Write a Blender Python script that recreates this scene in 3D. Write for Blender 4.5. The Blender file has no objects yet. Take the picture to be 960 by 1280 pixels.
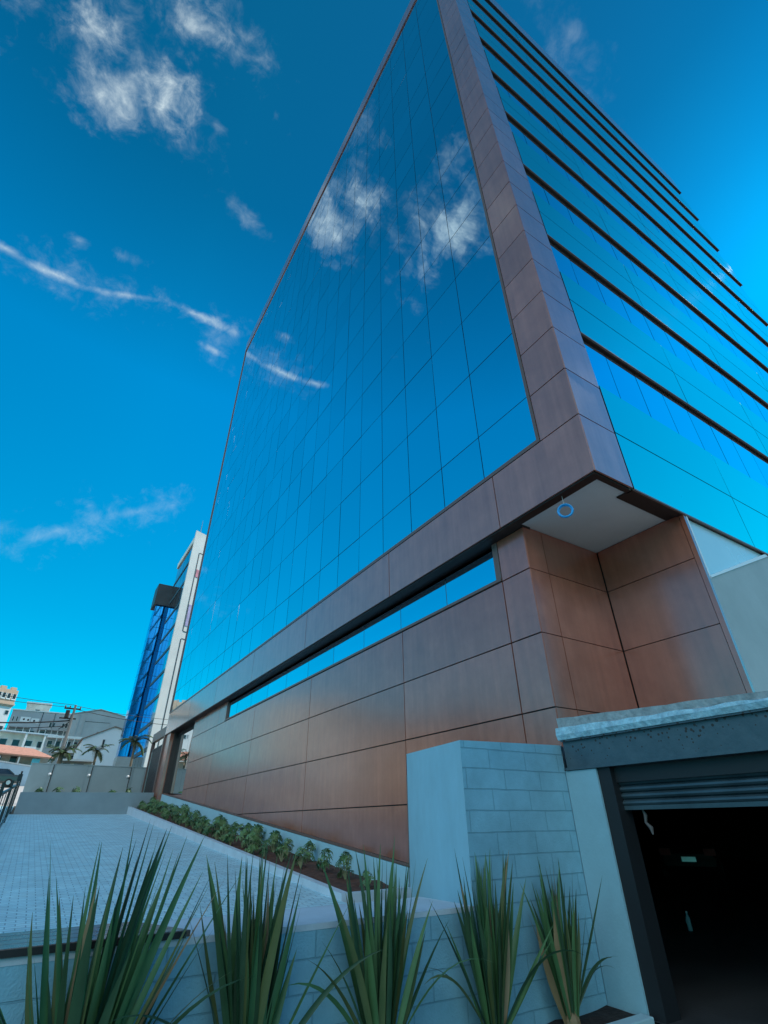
import bpy, bmesh, math, random
from mathutils import Vector, Matrix
R = math.radians
random.seed(7)
S = bpy.context.scene
COL = S.collection

# ------------------------------------------------------------------ camera
# world units are metres, z = 0 is eye level (1.6 m above the garage driveway)
cam_d = bpy.data.cameras.new('camera'); cam = bpy.data.objects.new('camera', cam_d); COL.objects.link(cam)
cam_d.sensor_fit = 'VERTICAL'; cam_d.sensor_height = 36.0; cam_d.lens = 36.0 * 615.61 / 1280
cam_d.clip_start = 0.05; cam_d.clip_end = 5000
phi, pit, rol = R(57.476), R(32.285), R(-0.6135)
f = Vector((math.cos(phi)*math.cos(pit), math.sin(phi)*math.cos(pit), math.sin(pit)))
r0 = Vector((math.sin(phi), -math.cos(phi), 0)); u0 = r0.cross(f)
cr, ur = math.cos(rol)*r0 + math.sin(rol)*u0, -math.sin(rol)*r0 + math.cos(rol)*u0
cam.matrix_world = Matrix((cr, ur, -f)).transposed().to_4x4()
S.camera = cam

# ------------------------------------------------------------------ world
SUN_AZ, SUN_EL = R(0), R(46)         # azimuth measured from +X towards +Y
W = bpy.data.worlds.new('World'); S.world = W; W.use_nodes = True
nt = W.node_tree; nt.nodes.clear()
def N(t, **k):
    n = nt.nodes.new(t)
    for a, b in k.items(): setattr(n, a, b)
    return n
def vmath(op, a, b=None):
    n = N('ShaderNodeVectorMath', operation=op)
    for i, v in enumerate((a, b)):
        if v is None: continue
        if hasattr(v, 'is_output'): nt.links.new(v, n.inputs[i])
        else: n.inputs[i].default_value = v
    return n.outputs['Value'] if op == 'DOT_PRODUCT' else n.outputs[0]
def m(op, a, b=None, c=None, clamp=False):
    n = N('ShaderNodeMath', operation=op, use_clamp=clamp)
    for i, v in enumerate((a, b, c)):
        if v is None: continue
        if hasattr(v, 'is_output'): nt.links.new(v, n.inputs[i])
        else: n.inputs[i].default_value = v
    return n.outputs[0]
tc = N('ShaderNodeTexCoord'); D = tc.outputs['Generated']
sky = N('ShaderNodeTexSky', sky_type='NISHITA', sun_disc=False)
sky.sun_elevation = SUN_EL; sky.sun_rotation = R(90) - SUN_AZ
sky.air_density = 1.0; sky.dust_density = 0.3; sky.ozone_density = 3.0
def mixc(fac, a, b, bt='MIX'):
    n = N('ShaderNodeMix', data_type='RGBA', blend_type=bt)
    for i, v in ((0, fac), (6, a), (7, b)):
        if hasattr(v, 'is_output'): nt.links.new(v, n.inputs[i])
        else: n.inputs[i].default_value = v
    return n.outputs[2]
sepd = N('ShaderNodeSeparateXYZ'); nt.links.new(D, sepd.inputs[0])
dx, dy, dz = sepd.outputs
# the tint of this deep cyan sky, from the horizon up
ramp = N('ShaderNodeValToRGB'); nt.links.new(dz, ramp.inputs[0])
el = ramp.color_ramp.elements
el[0].position = 0.0; el[0].color = (0.02, 1.7, 1.8, 1)
el[1].position = 1.0; el[1].color = (0.03, 0.80, 0.95, 1)
for p, c in ((0.12, (0.0, 1.6, 1.7, 1)), (0.3, (0.0, 1.5, 1.72, 1)), (0.68, (0.0, 1.58, 2.0, 1)), (0.88, (0.01, 0.92, 1.13, 1))):
    e = el.new(p); e.color = c
base = mixc(1.0, sky.outputs[0], ramp.outputs[0], 'MULTIPLY')
az = N('ShaderNodeMapRange'); nt.links.new(dx, az.inputs[0]); az.inputs[1].default_value = 0.0; az.inputs[2].default_value = 1.0
azh = N('ShaderNodeMapRange'); nt.links.new(dz, azh.inputs[0]); azh.inputs[1].default_value = 0.35; azh.inputs[2].default_value = 0.8
azc = mixc(m('MULTIPLY', az.outputs[0], m('ADD', m('MULTIPLY', azh.outputs[0], 0.8), 0.2)), (1, 1, 1, 1), (1, 0.2, 0.55, 1)); base = mixc(1.0, base, azc, 'MULTIPLY')
# clouds: wisps at fixed directions of the sky
no1 = N('ShaderNodeTexNoise'); no1.inputs['Scale'].default_value = 11.0; no1.inputs['Detail'].default_value = 9; no1.inputs['Roughness'].default_value = 0.62
no1.inputs['Distortion'].default_value = 0.5
no2 = N('ShaderNodeTexNoise'); no2.inputs['Scale'].default_value = 34.0; no2.inputs['Detail'].default_value = 8; no2.inputs['Roughness'].default_value = 0.65
no2.inputs['Distortion'].default_value = 0.4
nt.links.new(D, no1.inputs['Vector']); nt.links.new(D, no2.inputs['Vector'])
nz = m('ADD', m('MULTIPLY', m('SUBTRACT', no1.outputs[0], 0.5), 2.6), m('MULTIPLY', m('SUBTRACT', no2.outputs[0], 0.5), 2.2))
def cloud(c, e1, r1, r2, strength, rough=1.0, soft=1.25):
    c = Vector(c).normalized(); e1 = Vector(e1); e1 = (e1 - c*e1.dot(c)).normalized(); e2 = c.cross(e1)
    a = m('DIVIDE', vmath('DOT_PRODUCT', D, tuple(e1)), r1); b = m('DIVIDE', vmath('DOT_PRODUCT', D, tuple(e2)), r2)
    q = m('SQRT', m('ADD', m('MULTIPLY', a, a), m('MULTIPLY', b, b)))
    k = m('ADD', m('SUBTRACT', 1.0, q), m('MULTIPLY', nz, rough))
    k = m('DIVIDE', k, soft, clamp=True)
    k = m('MULTIPLY', k, k)
    front = m('GREATER_THAN', vmath('DOT_PRODUCT', D, tuple(c)), 0.2)
    fade = m('SUBTRACT', 2.2, q, clamp=True)
    return m('MULTIPLY', m('MULTIPLY', m('MULTIPLY', k, strength), front), fade)
CL = [  # direction, long axis, radii, strength
    ((-0.108, 0.408, 0.906), (0.066, 0.001, 0.008), 0.052, 0.054, 1.250, 1.050, 1.7),
    ((-0.170, 0.438, 0.881), (0.088, -0.027, 0.031), 0.062, 0.055, 0.700, 1.150, 1.7),
    ((-0.203, 0.376, 0.903), (0.087, 0.002, 0.019), 0.064, 0.036, 0.550, 1.150),
    ((-0.092, 0.319, 0.942), (0.079, 0.010, 0.004), 0.058, 0.043, 0.500, 1.150),
    ((-0.037, 0.407, 0.912), (0.047, 0.012, -0.003), 0.024, 0.014, 0.22, 1.00),
    ((-0.252, 0.640, 0.725), (0.067, 0.021, 0.005), 0.046, 0.010, 0.60, 0.70),
    ((-0.188, 0.654, 0.731), (0.099, 0.012, 0.015), 0.063, 0.011, 0.75, 0.70),
    ((-0.092, 0.651, 0.750), (0.136, -0.022, 0.035), 0.089, 0.010, 0.65, 0.70),
    ((0.020, 0.639, 0.765), (0.153, -0.002, -0.003), 0.088, 0.014, 0.75, 0.80),
    ((0.065, 0.674, 0.735), (0.068, 0.003, -0.008), 0.034, 0.010, 0.35, 1.00),
    ((-0.172, 0.609, 0.774), (0.045, -0.005, 0.014), 0.024, 0.016, 0.30, 1.00),
    ((-0.112, 0.609, 0.785), (0.053, 0.002, 0.006), 0.027, 0.014, 0.22, 1.00),
    ((0.051, 0.492, 0.868), (0.081, 0.007, -0.008), 0.041, 0.018, 0.22, 1.00),
    ((-0.083, 0.900, 0.420), (0.121, -0.034, 0.097), 0.095, 0.020, 0.30, 0.80),
    ((0.030, 0.870, 0.481), (0.186, -0.053, 0.084), 0.127, 0.018, 0.28, 0.80),
    ((0.350, 0.045, 0.935), (0.065, -0.009, -0.024), 0.035, 0.020, 0.12, 1.00),
    ((-0.35, 0.33, 0.875), (0.0, 0.3, -0.1), 0.10, 0.045, 0.65),
    ((-0.41, 0.25, 0.88), (0.0, 0.3, -0.1), 0.05, 0.03, 0.5),
    ((-0.125, 0.415, 0.90), (0.10, -0.01, 0.02), 0.125, 0.075, 0.16, 1.5, 1.6),
    ((-0.185, 0.375, 0.905), (0.09, 0.0, 0.02), 0.120, 0.060, 0.22, 1.6, 1.6),
    ((-0.09, 0.33, 0.94), (0.08, 0.01, 0.0), 0.110, 0.060, 0.26, 1.6, 1.6),
    ((-0.10, 0.645, 0.755), (0.20, 0.0, 0.02), 0.180, 0.040, 0.20, 1.5, 1.6),
    ((0.06, 0.66, 0.75), (0.02, 0.02, -0.02), 0.060, 0.030, 0.16, 1.5, 1.6),
    ((-0.02, 0.89, 0.455), (0.15, -0.03, 0.07), 0.200, 0.045, 0.22, 1.5, 1.6),
    ((0.38, 0.08, 0.92), (0.05, 0.02, 0.0), 0.160, 0.050, 0.10, 1.5, 1.6),
    ((-0.34, 0.32, 0.88), (0.0, 0.3, -0.1), 0.150, 0.080, 0.30, 1.5, 1.6),
]
tot = None
for a in CL:
    v = cloud(*a); tot = v if tot is None else m('MAXIMUM', tot, v)
tot = m('MINIMUM', tot, 1.0)
white = mixc(tot, base, (7.3, 8.5, 8.8, 1))
# added fill light: an unseen white cloud bank behind and left of the photographer
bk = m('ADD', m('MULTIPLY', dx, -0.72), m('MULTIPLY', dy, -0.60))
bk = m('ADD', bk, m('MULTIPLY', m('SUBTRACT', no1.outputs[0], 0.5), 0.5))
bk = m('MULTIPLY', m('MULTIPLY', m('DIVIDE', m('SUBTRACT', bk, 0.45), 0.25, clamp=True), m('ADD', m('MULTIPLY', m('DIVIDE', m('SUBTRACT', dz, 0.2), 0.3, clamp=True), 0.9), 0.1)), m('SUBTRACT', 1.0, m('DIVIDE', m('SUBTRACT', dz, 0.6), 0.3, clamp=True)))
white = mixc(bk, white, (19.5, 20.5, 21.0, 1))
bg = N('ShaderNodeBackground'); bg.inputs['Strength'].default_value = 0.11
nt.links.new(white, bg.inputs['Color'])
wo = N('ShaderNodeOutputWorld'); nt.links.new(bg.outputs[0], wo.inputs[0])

sl = bpy.data.lights.new('sun', 'SUN'); sl.energy = 4.8; sl.angle = R(0.5); sl.color = (1.0, 0.93, 0.84)
so = bpy.data.objects.new('sun', sl); COL.objects.link(so)
sd = Vector((math.cos(SUN_EL)*math.cos(SUN_AZ), math.cos(SUN_EL)*math.sin(SUN_AZ), math.sin(SUN_EL)))
so.rotation_euler = sd.to_track_quat('Z', 'Y').to_euler(); so.location = sd*80

S.view_settings.view_transform = 'Standard'; S.view_settings.look = 'None'
S.view_settings.exposure = 0.0; S.view_settings.gamma = 1.0
S.render.resolution_x, S.render.resolution_y = 768, 1024
try:
    S.cycles.max_bounces = 8; S.cycles.glossy_bounces = 5; S.cycles.use_denoising = True
except Exception: pass

# ------------------------------------------------------------------ materials
def mat(name, col, rough=0.6, metal=0.0, spec=0.5, noise=None, bump=None, emit=None, coat=0, trans=0, alpha=1):
    """noise=(scale, amount, detail[, second colour]); bump=(scale, strength)"""
    M = bpy.data.materials.new(name); M.use_nodes = True
    t = M.node_tree; b = t.nodes['Principled BSDF']
    b.inputs['Base Color'].default_value = (*col, 1); b.inputs['Roughness'].default_value = rough
    b.inputs['Metallic'].default_value = metal; b.inputs['Specular IOR Level'].default_value = spec
    b.inputs['Coat Weight'].default_value = coat; b.inputs['Coat Roughness'].default_value = 0.15
    b.inputs['Transmission Weight'].default_value = trans; b.inputs['Alpha'].default_value = alpha
    tcn = t.nodes.new('ShaderNodeTexCoord')
    if noise:
        sc, am, de = noise[:3]
        n = t.nodes.new('ShaderNodeTexNoise'); n.inputs['Scale'].default_value = sc; n.inputs['Detail'].default_value = de
        n.inputs['Roughness'].default_value = 0.65
        t.links.new(tcn.outputs['Object'], n.inputs['Vector'])
        rp = t.nodes.new('ShaderNodeValToRGB'); t.links.new(n.outputs[0], rp.inputs[0])
        c2 = noise[3] if len(noise) > 3 else tuple(min(1, c*(1+am)) for c in col)
        c1 = col if len(noise) > 3 else tuple(c*(1-am) for c in col)
        rp.color_ramp.elements[0].position = 0.3; rp.color_ramp.elements[0].color = (*c1, 1)
        rp.color_ramp.elements[1].position = 0.7; rp.color_ramp.elements[1].color = (*c2, 1)
        t.links.new(rp.outputs[0], b.inputs['Base Color'])
        mr = t.nodes.new('ShaderNodeMapRange'); t.links.new(n.outputs[0], mr.inputs[0])
        mr.inputs[3].default_value = max(0.02, rough-0.08); mr.inputs[4].default_value = min(1, rough+0.08)
        if metal < 0.5: t.links.new(mr.outputs[0], b.inputs['Roughness'])
    if bump:
        n = t.nodes.new('ShaderNodeTexNoise'); n.inputs['Scale'].default_value = bump[0]; n.inputs['Detail'].default_value = 5
        t.links.new(tcn.outputs['Object'], n.inputs['Vector'])
        bp = t.nodes.new('ShaderNodeBump'); bp.inputs['Strength'].default_value = bump[1]; bp.inputs['Distance'].default_value = 0.02
        t.links.new(n.outputs[0], bp.inputs['Height']); t.links.new(bp.outputs[0], b.inputs['Normal'])
    if emit:
        b.inputs['Emission Color'].default_value = (*emit[0], 1); b.inputs['Emission Strength'].default_value = emit[1]
    return M
def brickmat(name, c1, c2, mortar, bw, bh, off, axes, rough=0.7, msize=0.006, bumpd=0.01, stain=0.12, zoff=0.0):
    M = bpy.data.materials.new(name); M.use_nodes = True
    t = M.node_tree; b = t.nodes['Principled BSDF']; b.inputs['Roughness'].default_value = rough
    tcn = t.nodes.new('ShaderNodeTexCoord'); sp = t.nodes.new('ShaderNodeSeparateXYZ'); t.links.new(tcn.outputs['Object'], sp.inputs[0])
    cb = t.nodes.new('ShaderNodeCombineXYZ')
    wob = t.nodes.new('ShaderNodeTexNoise'); wob.inputs['Scale'].default_value = 1.7; t.links.new(tcn.outputs['Object'], wob.inputs[0])
    ws = t.nodes.new('ShaderNodeMath'); ws.operation = 'MULTIPLY_ADD'; t.links.new(wob.outputs[0], ws.inputs[0]); ws.inputs[1].default_value = bh*0.10
    t.links.new(sp.outputs[axes[1]], ws.inputs[2])
    ad = t.nodes.new('ShaderNodeMath'); ad.operation = 'ADD'; t.links.new(ws.outputs[0], ad.inputs[0]); ad.inputs[1].default_value = zoff
    t.links.new(sp.outputs[axes[0]], cb.inputs[0]); t.links.new(ad.outputs[0], cb.inputs[1])
    br = t.nodes.new('ShaderNodeTexBrick'); t.links.new(cb.outputs[0], br.inputs['Vector'])
    br.offset = off; br.inputs['Scale'].default_value = 1.0; br.inputs['Brick Width'].default_value = bw; br.inputs['Row Height'].default_value = bh
    br.inputs['Mortar Size'].default_value = msize; br.inputs['Mortar Smooth'].default_value = 0.3; br.inputs['Bias'].default_value = 0.0
    br.inputs['Color1'].default_value = (*c1, 1); br.inputs['Color2'].default_value = (*c2, 1); br.inputs['Mortar'].default_value = (*mortar, 1)
    n = t.nodes.new('ShaderNodeTexNoise'); n.inputs['Scale'].default_value = 2.3; n.inputs['Detail'].default_value = 7; n.inputs['Roughness'].default_value = 0.7
    t.links.new(tcn.outputs['Object'], n.inputs[0])
    mr = t.nodes.new('ShaderNodeMapRange'); t.links.new(n.outputs[0], mr.inputs[0]); mr.inputs[1].default_value = 0.3; mr.inputs[2].default_value = 0.7
    mr.inputs[3].default_value = 1-stain; mr.inputs[4].default_value = 1+stain
    vm = t.nodes.new('ShaderNodeVectorMath'); vm.operation = 'SCALE'; t.links.new(br.outputs['Color'], vm.inputs[0]); t.links.new(mr.outputs[0], vm.inputs['Scale'])
    t.links.new(vm.outputs[0], b.inputs['Base Color'])
    n2 = t.nodes.new('ShaderNodeTexNoise'); n2.inputs['Scale'].default_value = 60; n2.inputs['Detail'].default_value = 3; t.links.new(tcn.outputs['Object'], n2.inputs[0])
    hh = t.nodes.new('ShaderNodeMath'); hh.operation = 'MULTIPLY_ADD'; t.links.new(br.outputs['Fac'], hh.inputs[0]); hh.inputs[1].default_value = -1.0
    sm = t.nodes.new('ShaderNodeMath'); sm.operation = 'MULTIPLY'; t.links.new(n2.outputs[0], sm.inputs[0]); sm.inputs[1].default_value = 0.25
    t.links.new(sm.outputs[0], hh.inputs[2])
    bp = t.nodes.new('ShaderNodeBump'); bp.inputs['Strength'].default_value = 0.8; bp.inputs['Distance'].default_value = bumpd
    t.links.new(hh.outputs[0], bp.inputs['Height']); t.links.new(bp.outputs[0], b.inputs['Normal'])
    return M
def streakmat(name, col, col2, rough=0.3, metal=0.0, axis='y', coat=1.0):
    """brown fibre panel: fine mottling plus faint vertical run marks"""
    low = name.startswith('reddish')
    M = mat(name, col, rough, metal, noise=(2.2, 0.1, 8, col2), coat=coat)
    t = M.node_tree; b = t.nodes['Principled BSDF']; b.inputs['Coat IOR'].default_value = 1.9 if low else 1.75; b.inputs['Coat Roughness'].default_value = 0.2 if low else 0.10
    if low: b.inputs['Specular IOR Level'].default_value = 0.25
    tcn = t.nodes.new('ShaderNodeTexCoord'); mp = t.nodes.new('ShaderNodeMapping'); t.links.new(tcn.outputs['Object'], mp.inputs[0])
    mp.inputs['Scale'].default_value = (9, 9, 0.5)
    n = t.nodes.new('ShaderNodeTexNoise'); n.inputs['Scale'].default_value = 1.0; n.inputs['Detail'].default_value = 6; t.links.new(mp.outputs[0], n.inputs[0])
    old = b.inputs['Base Color'].links[0].from_socket
    mr = t.nodes.new('ShaderNodeMapRange'); t.links.new(n.outputs[0], mr.inputs[0]); mr.inputs[1].default_value = 0.25; mr.inputs[2].default_value = 0.75
    mr.inputs[3].default_value = 0.86; mr.inputs[4].default_value = 1.16
    ge = t.nodes.new('ShaderNodeNewGeometry'); gi = t.nodes.new('ShaderNodeMapRange'); t.links.new(ge.outputs['Random Per Island'], gi.inputs[0])
    gi.inputs[3].default_value = 0.88; gi.inputs[4].default_value = 1.12
    pv = t.nodes.new('ShaderNodeVectorMath'); pv.operation = 'SCALE'; t.links.new(old, pv.inputs[0]); t.links.new(gi.outputs[0], pv.inputs['Scale']); old = pv.outputs[0]
    vm = t.nodes.new('ShaderNodeVectorMath'); vm.operation = 'SCALE'; t.links.new(old, vm.inputs[0]); t.links.new(mr.outputs[0], vm.inputs['Scale'])
    t.links.new(vm.outputs[0], b.inputs['Base Color'])
    # faint scuffs
    n3 = t.nodes.new('ShaderNodeTexNoise'); n3.inputs['Scale'].default_value = 5.0; n3.inputs['Detail'].default_value = 10; n3.inputs['Roughness'].default_value = 0.8
    t.links.new(tcn.outputs['Object'], n3.inputs[0])
    mr3 = t.nodes.new('ShaderNodeMapRange'); t.links.new(n3.outputs[0], mr3.inputs[0]); mr3.inputs[3].default_value = rough-0.1; mr3.inputs[4].default_value = rough+0.14
    t.links.new(mr3.outputs[0], b.inputs['Roughness'])
    bp = t.nodes.new('ShaderNodeBump'); bp.inputs['Strength'].default_value = 0.05; bp.inputs['Distance'].default_value = 0.01
    t.links.new(n3.outputs[0], bp.inputs['Height']); t.links.new(bp.outputs[0], b.inputs['Normal'])
    return M
def glassmat(name, col, rough=0.015, wav=0.05):
    M = mat(name, col, rough, metal=1.0)
    t = M.node_tree; b = t.nodes['Principled BSDF']
    ge = t.nodes.new('ShaderNodeNewGeometry'); gi = t.nodes.new('ShaderNodeMapRange'); t.links.new(ge.outputs['Random Per Island'], gi.inputs[0])
    gi.inputs[3].default_value = 0.93; gi.inputs[4].default_value = 1.03
    pv = t.nodes.new('ShaderNodeVectorMath'); pv.operation = 'SCALE'; pv.inputs[0].default_value = col; t.links.new(gi.outputs[0], pv.inputs['Scale']); t.links.new(pv.outputs[0], b.inputs['Base Color'])
    tcn = t.nodes.new('ShaderNodeTexCoord')
    n = t.nodes.new('ShaderNodeTexNoise'); n.inputs['Scale'].default_value = 0.9; n.inputs['Detail'].default_value = 1; t.links.new(tcn.outputs['Object'], n.inputs[0])
    bp = t.nodes.new('ShaderNodeBump'); bp.inputs['Strength'].default_value = wav; bp.inputs['Distance'].default_value = 0.05
    t.links.new(n.outputs[0], bp.inputs['Height']); t.links.new(bp.outputs[0], b.inputs['Normal'])
    return M
MT = {}
MT['brown'] = streakmat('brown cladding', (0.30, 0.12, 0.09), (0.38, 0.16, 0.12), 0.30)
MT['brown_low'] = streakmat('reddish brown cladding', (0.28, 0.078, 0.042), (0.37, 0.118, 0.07), 0.33)
MT['brown_trim'] = mat('brown trim', (0.16, 0.10, 0.085), 0.4)
MT['gap'] = mat('dark joint', (0.012, 0.011, 0.012), 0.8)
MT['dark_under'] = mat('dark brown metal', (0.025, 0.014, 0.011), 0.5)
MT['glassA'] = glassmat('reflective curtain glass', (0.70, 0.85, 0.93))
MT['glassB'] = glassmat('teal spandrel glass', (0.60, 0.86, 0.66), 0.03)
MT['glassW'] = glassmat('blue window glass', (0.5, 0.74, 0.86))
MT['soffit'] = mat('painted soffit', (0.62, 0.66, 0.66), 0.85, noise=(0.8, 0.06, 5))
MT['core'] = mat('concrete core', (0.25, 0.25, 0.25), 0.9)
MT['block'] = brickmat('painted block', (0.20, 0.43, 0.54), (0.215, 0.455, 0.565), (0.155, 0.355, 0.45), 0.57, 0.2, 0.37, (0, 2), 0.75, 0.006, 0.022, 0.16, zoff=-0.116)
MT['render'] = mat('painted render', (0.36, 0.60, 0.68), 0.8, noise=(1.6, 0.07, 8), bump=(35, 0.12))
MT['grey_render'] = mat('grey render', (0.36, 0.42, 0.43), 0.85, noise=(0.9, 0.10, 7), bump=(30, 0.1))
MT['bed_render'] = mat('smooth bed render', (0.24, 0.31, 0.34), 0.85, noise=(0.9, 0.10, 7), bump=(30, 0.1))
MT['coping'] = mat('pale concrete coping', (0.50, 0.60, 0.66), 0.75, noise=(2.5, 0.10, 8), bump=(25, 0.2))
MT['paving'] = brickmat('pale cobble paving', (0.42, 0.68, 0.76), (0.55, 0.80, 0.86), (0.20, 0.36, 0.44), 0.22, 0.11, 0.5, (0, 1), 0.55, 0.008, 0.012, 0.18)
MT['soil'] = mat('reddish soil', (0.10, 0.045, 0.028), 0.95, noise=(9, 0.5, 8), bump=(20, 0.8))
MT['darksoil'] = mat('dark soil', (0.018, 0.014, 0.012), 0.95, noise=(12, 0.5, 8), bump=(22, 0.9))
MT['asphalt'] = mat('asphalt', (0.06, 0.06, 0.065), 0.9, noise=(3, 0.2, 8), bump=(40, 0.3))
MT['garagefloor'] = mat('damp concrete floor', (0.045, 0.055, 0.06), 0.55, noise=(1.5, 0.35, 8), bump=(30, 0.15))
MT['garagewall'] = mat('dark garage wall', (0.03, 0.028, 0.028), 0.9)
MT['sidewalk'] = mat('pale sidewalk', (0.48, 0.46, 0.43), 0.85, noise=(1.5, 0.12, 7))
MT['earth'] = mat('hillside ground', (0.12, 0.11, 0.08), 0.95, noise=(0.2, 0.3, 7))
# ------------------------------------------------------------------ helpers
def link(o): COL.objects.link(o); return o
def tag(o, label=None, cat=None, group=None, kind=None):
    if label: o['label'] = label
    if cat: o['category'] = cat
    if group: o['group'] = group
    if kind: o['kind'] = kind
    return o
def empty(name, loc=(0, 0, 0), rz=0, label=None, cat=None, group=None):
    o = bpy.data.objects.new(name, None); o.location = loc; o.rotation_euler = (0, 0, rz); o.empty_display_size = 0.3
    link(o); return tag(o, label, cat, group)
class MB:
    def __init__(s): s.v = []; s.f = []; s.m = []; s.mi = 0
    def add(s, vs, fs):
        n = len(s.v); s.v += [tuple(v) for v in vs]; s.f += [tuple(i+n for i in f) for f in fs]; s.m += [s.mi]*len(fs); return s
    def box(s, x0, x1, y0, y1, z0, z1):
        vs = [(x, y, z) for z in (z0, z1) for y in (y0, y1) for x in (x0, x1)]
        return s.add(vs, [(0, 2, 3, 1), (4, 5, 7, 6), (0, 1, 5, 4), (2, 6, 7, 3), (0, 4, 6, 2), (1, 3, 7, 5)])
    def prism(s, base, top):
        n = len(base); vs = list(base)+list(top)
        return s.add(vs, [tuple(range(n-1, -1, -1)), tuple(range(n, 2*n))] + [(i, (i+1) % n, n+(i+1) % n, n+i) for i in range(n)])
    def ext(s, poly, d):
        d = Vector(d); return s.prism([Vector(p) for p in poly], [Vector(p)+d for p in poly])
    def tube(s, pts, r, n=8, cap=True):
        pts = [Vector(p) for p in pts]; rs = r if isinstance(r, (list, tuple)) else [r]*len(pts)
        vs = []
        for i, p in enumerate(pts):
            t = (pts[min(i+1, len(pts)-1)] - pts[max(i-1, 0)]).normalized()
            a = t.orthogonal().normalized() if i == 0 else (pa - t*pa.dot(t)).normalized()
            pa = a; b = t.cross(a)
            for k in range(n):
                w = 2*math.pi*k/n; vs.append(p + (a*math.cos(w)+b*math.sin(w))*rs[i])
        fs = [(i*n+k, i*n+(k+1) % n, (i+1)*n+(k+1) % n, (i+1)*n+k) for i in range(len(pts)-1) for k in range(n)]
        if cap: fs += [tuple(range(n-1, -1, -1)), tuple((len(pts)-1)*n+k for k in range(n))]
        return s.add(vs, fs)
    def build(s, name, M, parent=None, smooth=False, bevel=0):
        me = bpy.data.meshes.new(name); me.from_pydata(s.v, [], s.f)
        Ms = M if isinstance(M, (list, tuple)) else [M]
        for k in Ms: me.materials.append(k)
        if len(Ms) > 1: me.polygons.foreach_set('material_index', s.m)
        bm = bmesh.new(); bm.from_mesh(me); bmesh.ops.recalc_face_normals(bm, faces=bm.faces)
        if bevel: bmesh.ops.bevel(bm, geom=list(bm.edges), offset=bevel, segments=2, affect='EDGES', profile=0.5)
        bm.to_mesh(me); bm.free()
        if smooth: me.shade_smooth()
        o = bpy.data.objects.new(name, me); link(o)
        if parent: o.parent = parent
        return o
def copy_tree(o, parent=None):
    c = o.copy(); COL.objects.link(c); c.parent = parent
    for ch in list(o.children): copy_tree(ch, c)
    return c
def panels_x(mb, x, ys, zs, t=0.03, gap=0.022, tilt=0.0, sgn=-1):
    """rows of slabs in the plane x, outer face at x, body behind it"""
    for j in range(len(ys)-1):
        for k in range(len(zs)-1):
            y0, y1, z0, z1 = ys[j]+gap/2, ys[j+1]-gap/2, zs[k]+gap/2, zs[k+1]-gap/2
            o = [random.uniform(0, tilt) for _ in range(3)]; o.append(o[0]+o[2]-o[1])
            c = [(y0, z0), (y1, z0), (y1, z1), (y0, z1)]
            fr = [(x-sgn*o[i], *c[i]) for i in range(4)]; bk = [(x-sgn*t, *q) for q in c]
            mb.prism(fr, bk)
def panels_y(mb, y, xs, zs, t=0.03, gap=0.022, tilt=0.0, sgn=-1):
    for j in range(len(xs)-1):
        for k in range(len(zs)-1):
            x0, x1, z0, z1 = xs[j]+gap/2, xs[j+1]-gap/2, zs[k]+gap/2, zs[k+1]-gap/2
            o = [random.uniform(0, tilt) for _ in range(3)]; o.append(o[0]+o[2]-o[1])
            c = [(x0, z0), (x1, z0), (x1, z1), (x0, z1)]
            fr = [(c[i][0], y-sgn*o[i], c[i][1]) for i in range(4)]; bk = [(q[0], y-sgn*t, q[1]) for q in c]
            mb.prism(fr, bk)
def boxpart(name, M, parent, *b):
    mb = MB()
    for q in b: mb.box(*q)
    return mb.build(name, M, parent)
def frange(a, b, st):
    o = [a]
    while o[-1]+st < b-st*0.3: o.append(o[-1]+st)
    o.append(b); return o

# ------------------------------------------------------------------ ground
def gz(y):
    P = [(-400, -1.62), (4.9, -1.62), (5.3, -1.28), (14, -0.71), (32.7, 0.51), (38, 0.95), (47, 1.47), (60, 2.9), (100, 7.2), (200, 17.5), (320, 26), (3000, 40)]
    for (a, za), (b, zb) in zip(P, P[1:]):
        if y <= b: return za+(zb-za)*(y-a)/(b-a)
    return 40
mb = MB()
xsg = [-1500, -400, -100, -40, -15, -6, 4.75, 6.1, 40, 100, 400, 1500]; ysg = [-1500, -300, -60, 0, 4.9, 5.3, 14, 32.7, 38, 47, 60, 100, 200, 320, 3000]
vs = [(x, y, gz(y)-(0.03 if y > 5 else 0.02)) for y in ysg for x in xsg]; n = len(xsg)
mb.add(vs, [(j*n+i, j*n+i+1, (j+1)*n+i+1, (j+1)*n+i) for j in range(len(ysg)-1) for i in range(n-1) if not (xsg[i] in (6.1,) and 4 < ysg[j] < 38) and not (xsg[i] == 4.75 and ysg[j] == 4.9)])
tag(mb.build('ground', MT['earth']), kind='structure')
def strip(name, x0, x1, ys, M, dz=0.0):
    mb = MB(); vs = []
    for y in ys: vs += [(x0, y, gz(y)+dz), (x1, y, gz(y)+dz)]
    mb.add(vs, [(2*i, 2*i+1, 2*i+3, 2*i+2) for i in range(len(ys)-1)])
    return tag(mb.build(name, M), kind='structure')
strip('driveway', -14, 5.6, [-20, 4.0], MT['garagefloor'], 0.006)
strip('courtyard_paving', -0.42, 4.72, [5.5, 14, 32.7], MT['paving'], 0.01)
strip('sidewalk', -2.6, -0.42, [5.5, 14, 32.7, 38, 47, 60], MT['paving'], 0.0)
strip('street', -12, -2.6, [-20, 4.9, 5.3, 14, 32.7, 38, 47, 60, 100, 200], mat('worn pale street concrete', (0.33, 0.32, 0.30), 0.9, noise=(1.2, 0.2, 8), bump=(30, 0.2)), -0.01)
strip('cross_street', -2.55, 5.0, [39, 47, 60, 63.5], MT['sidewalk'], 0.008)

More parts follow.
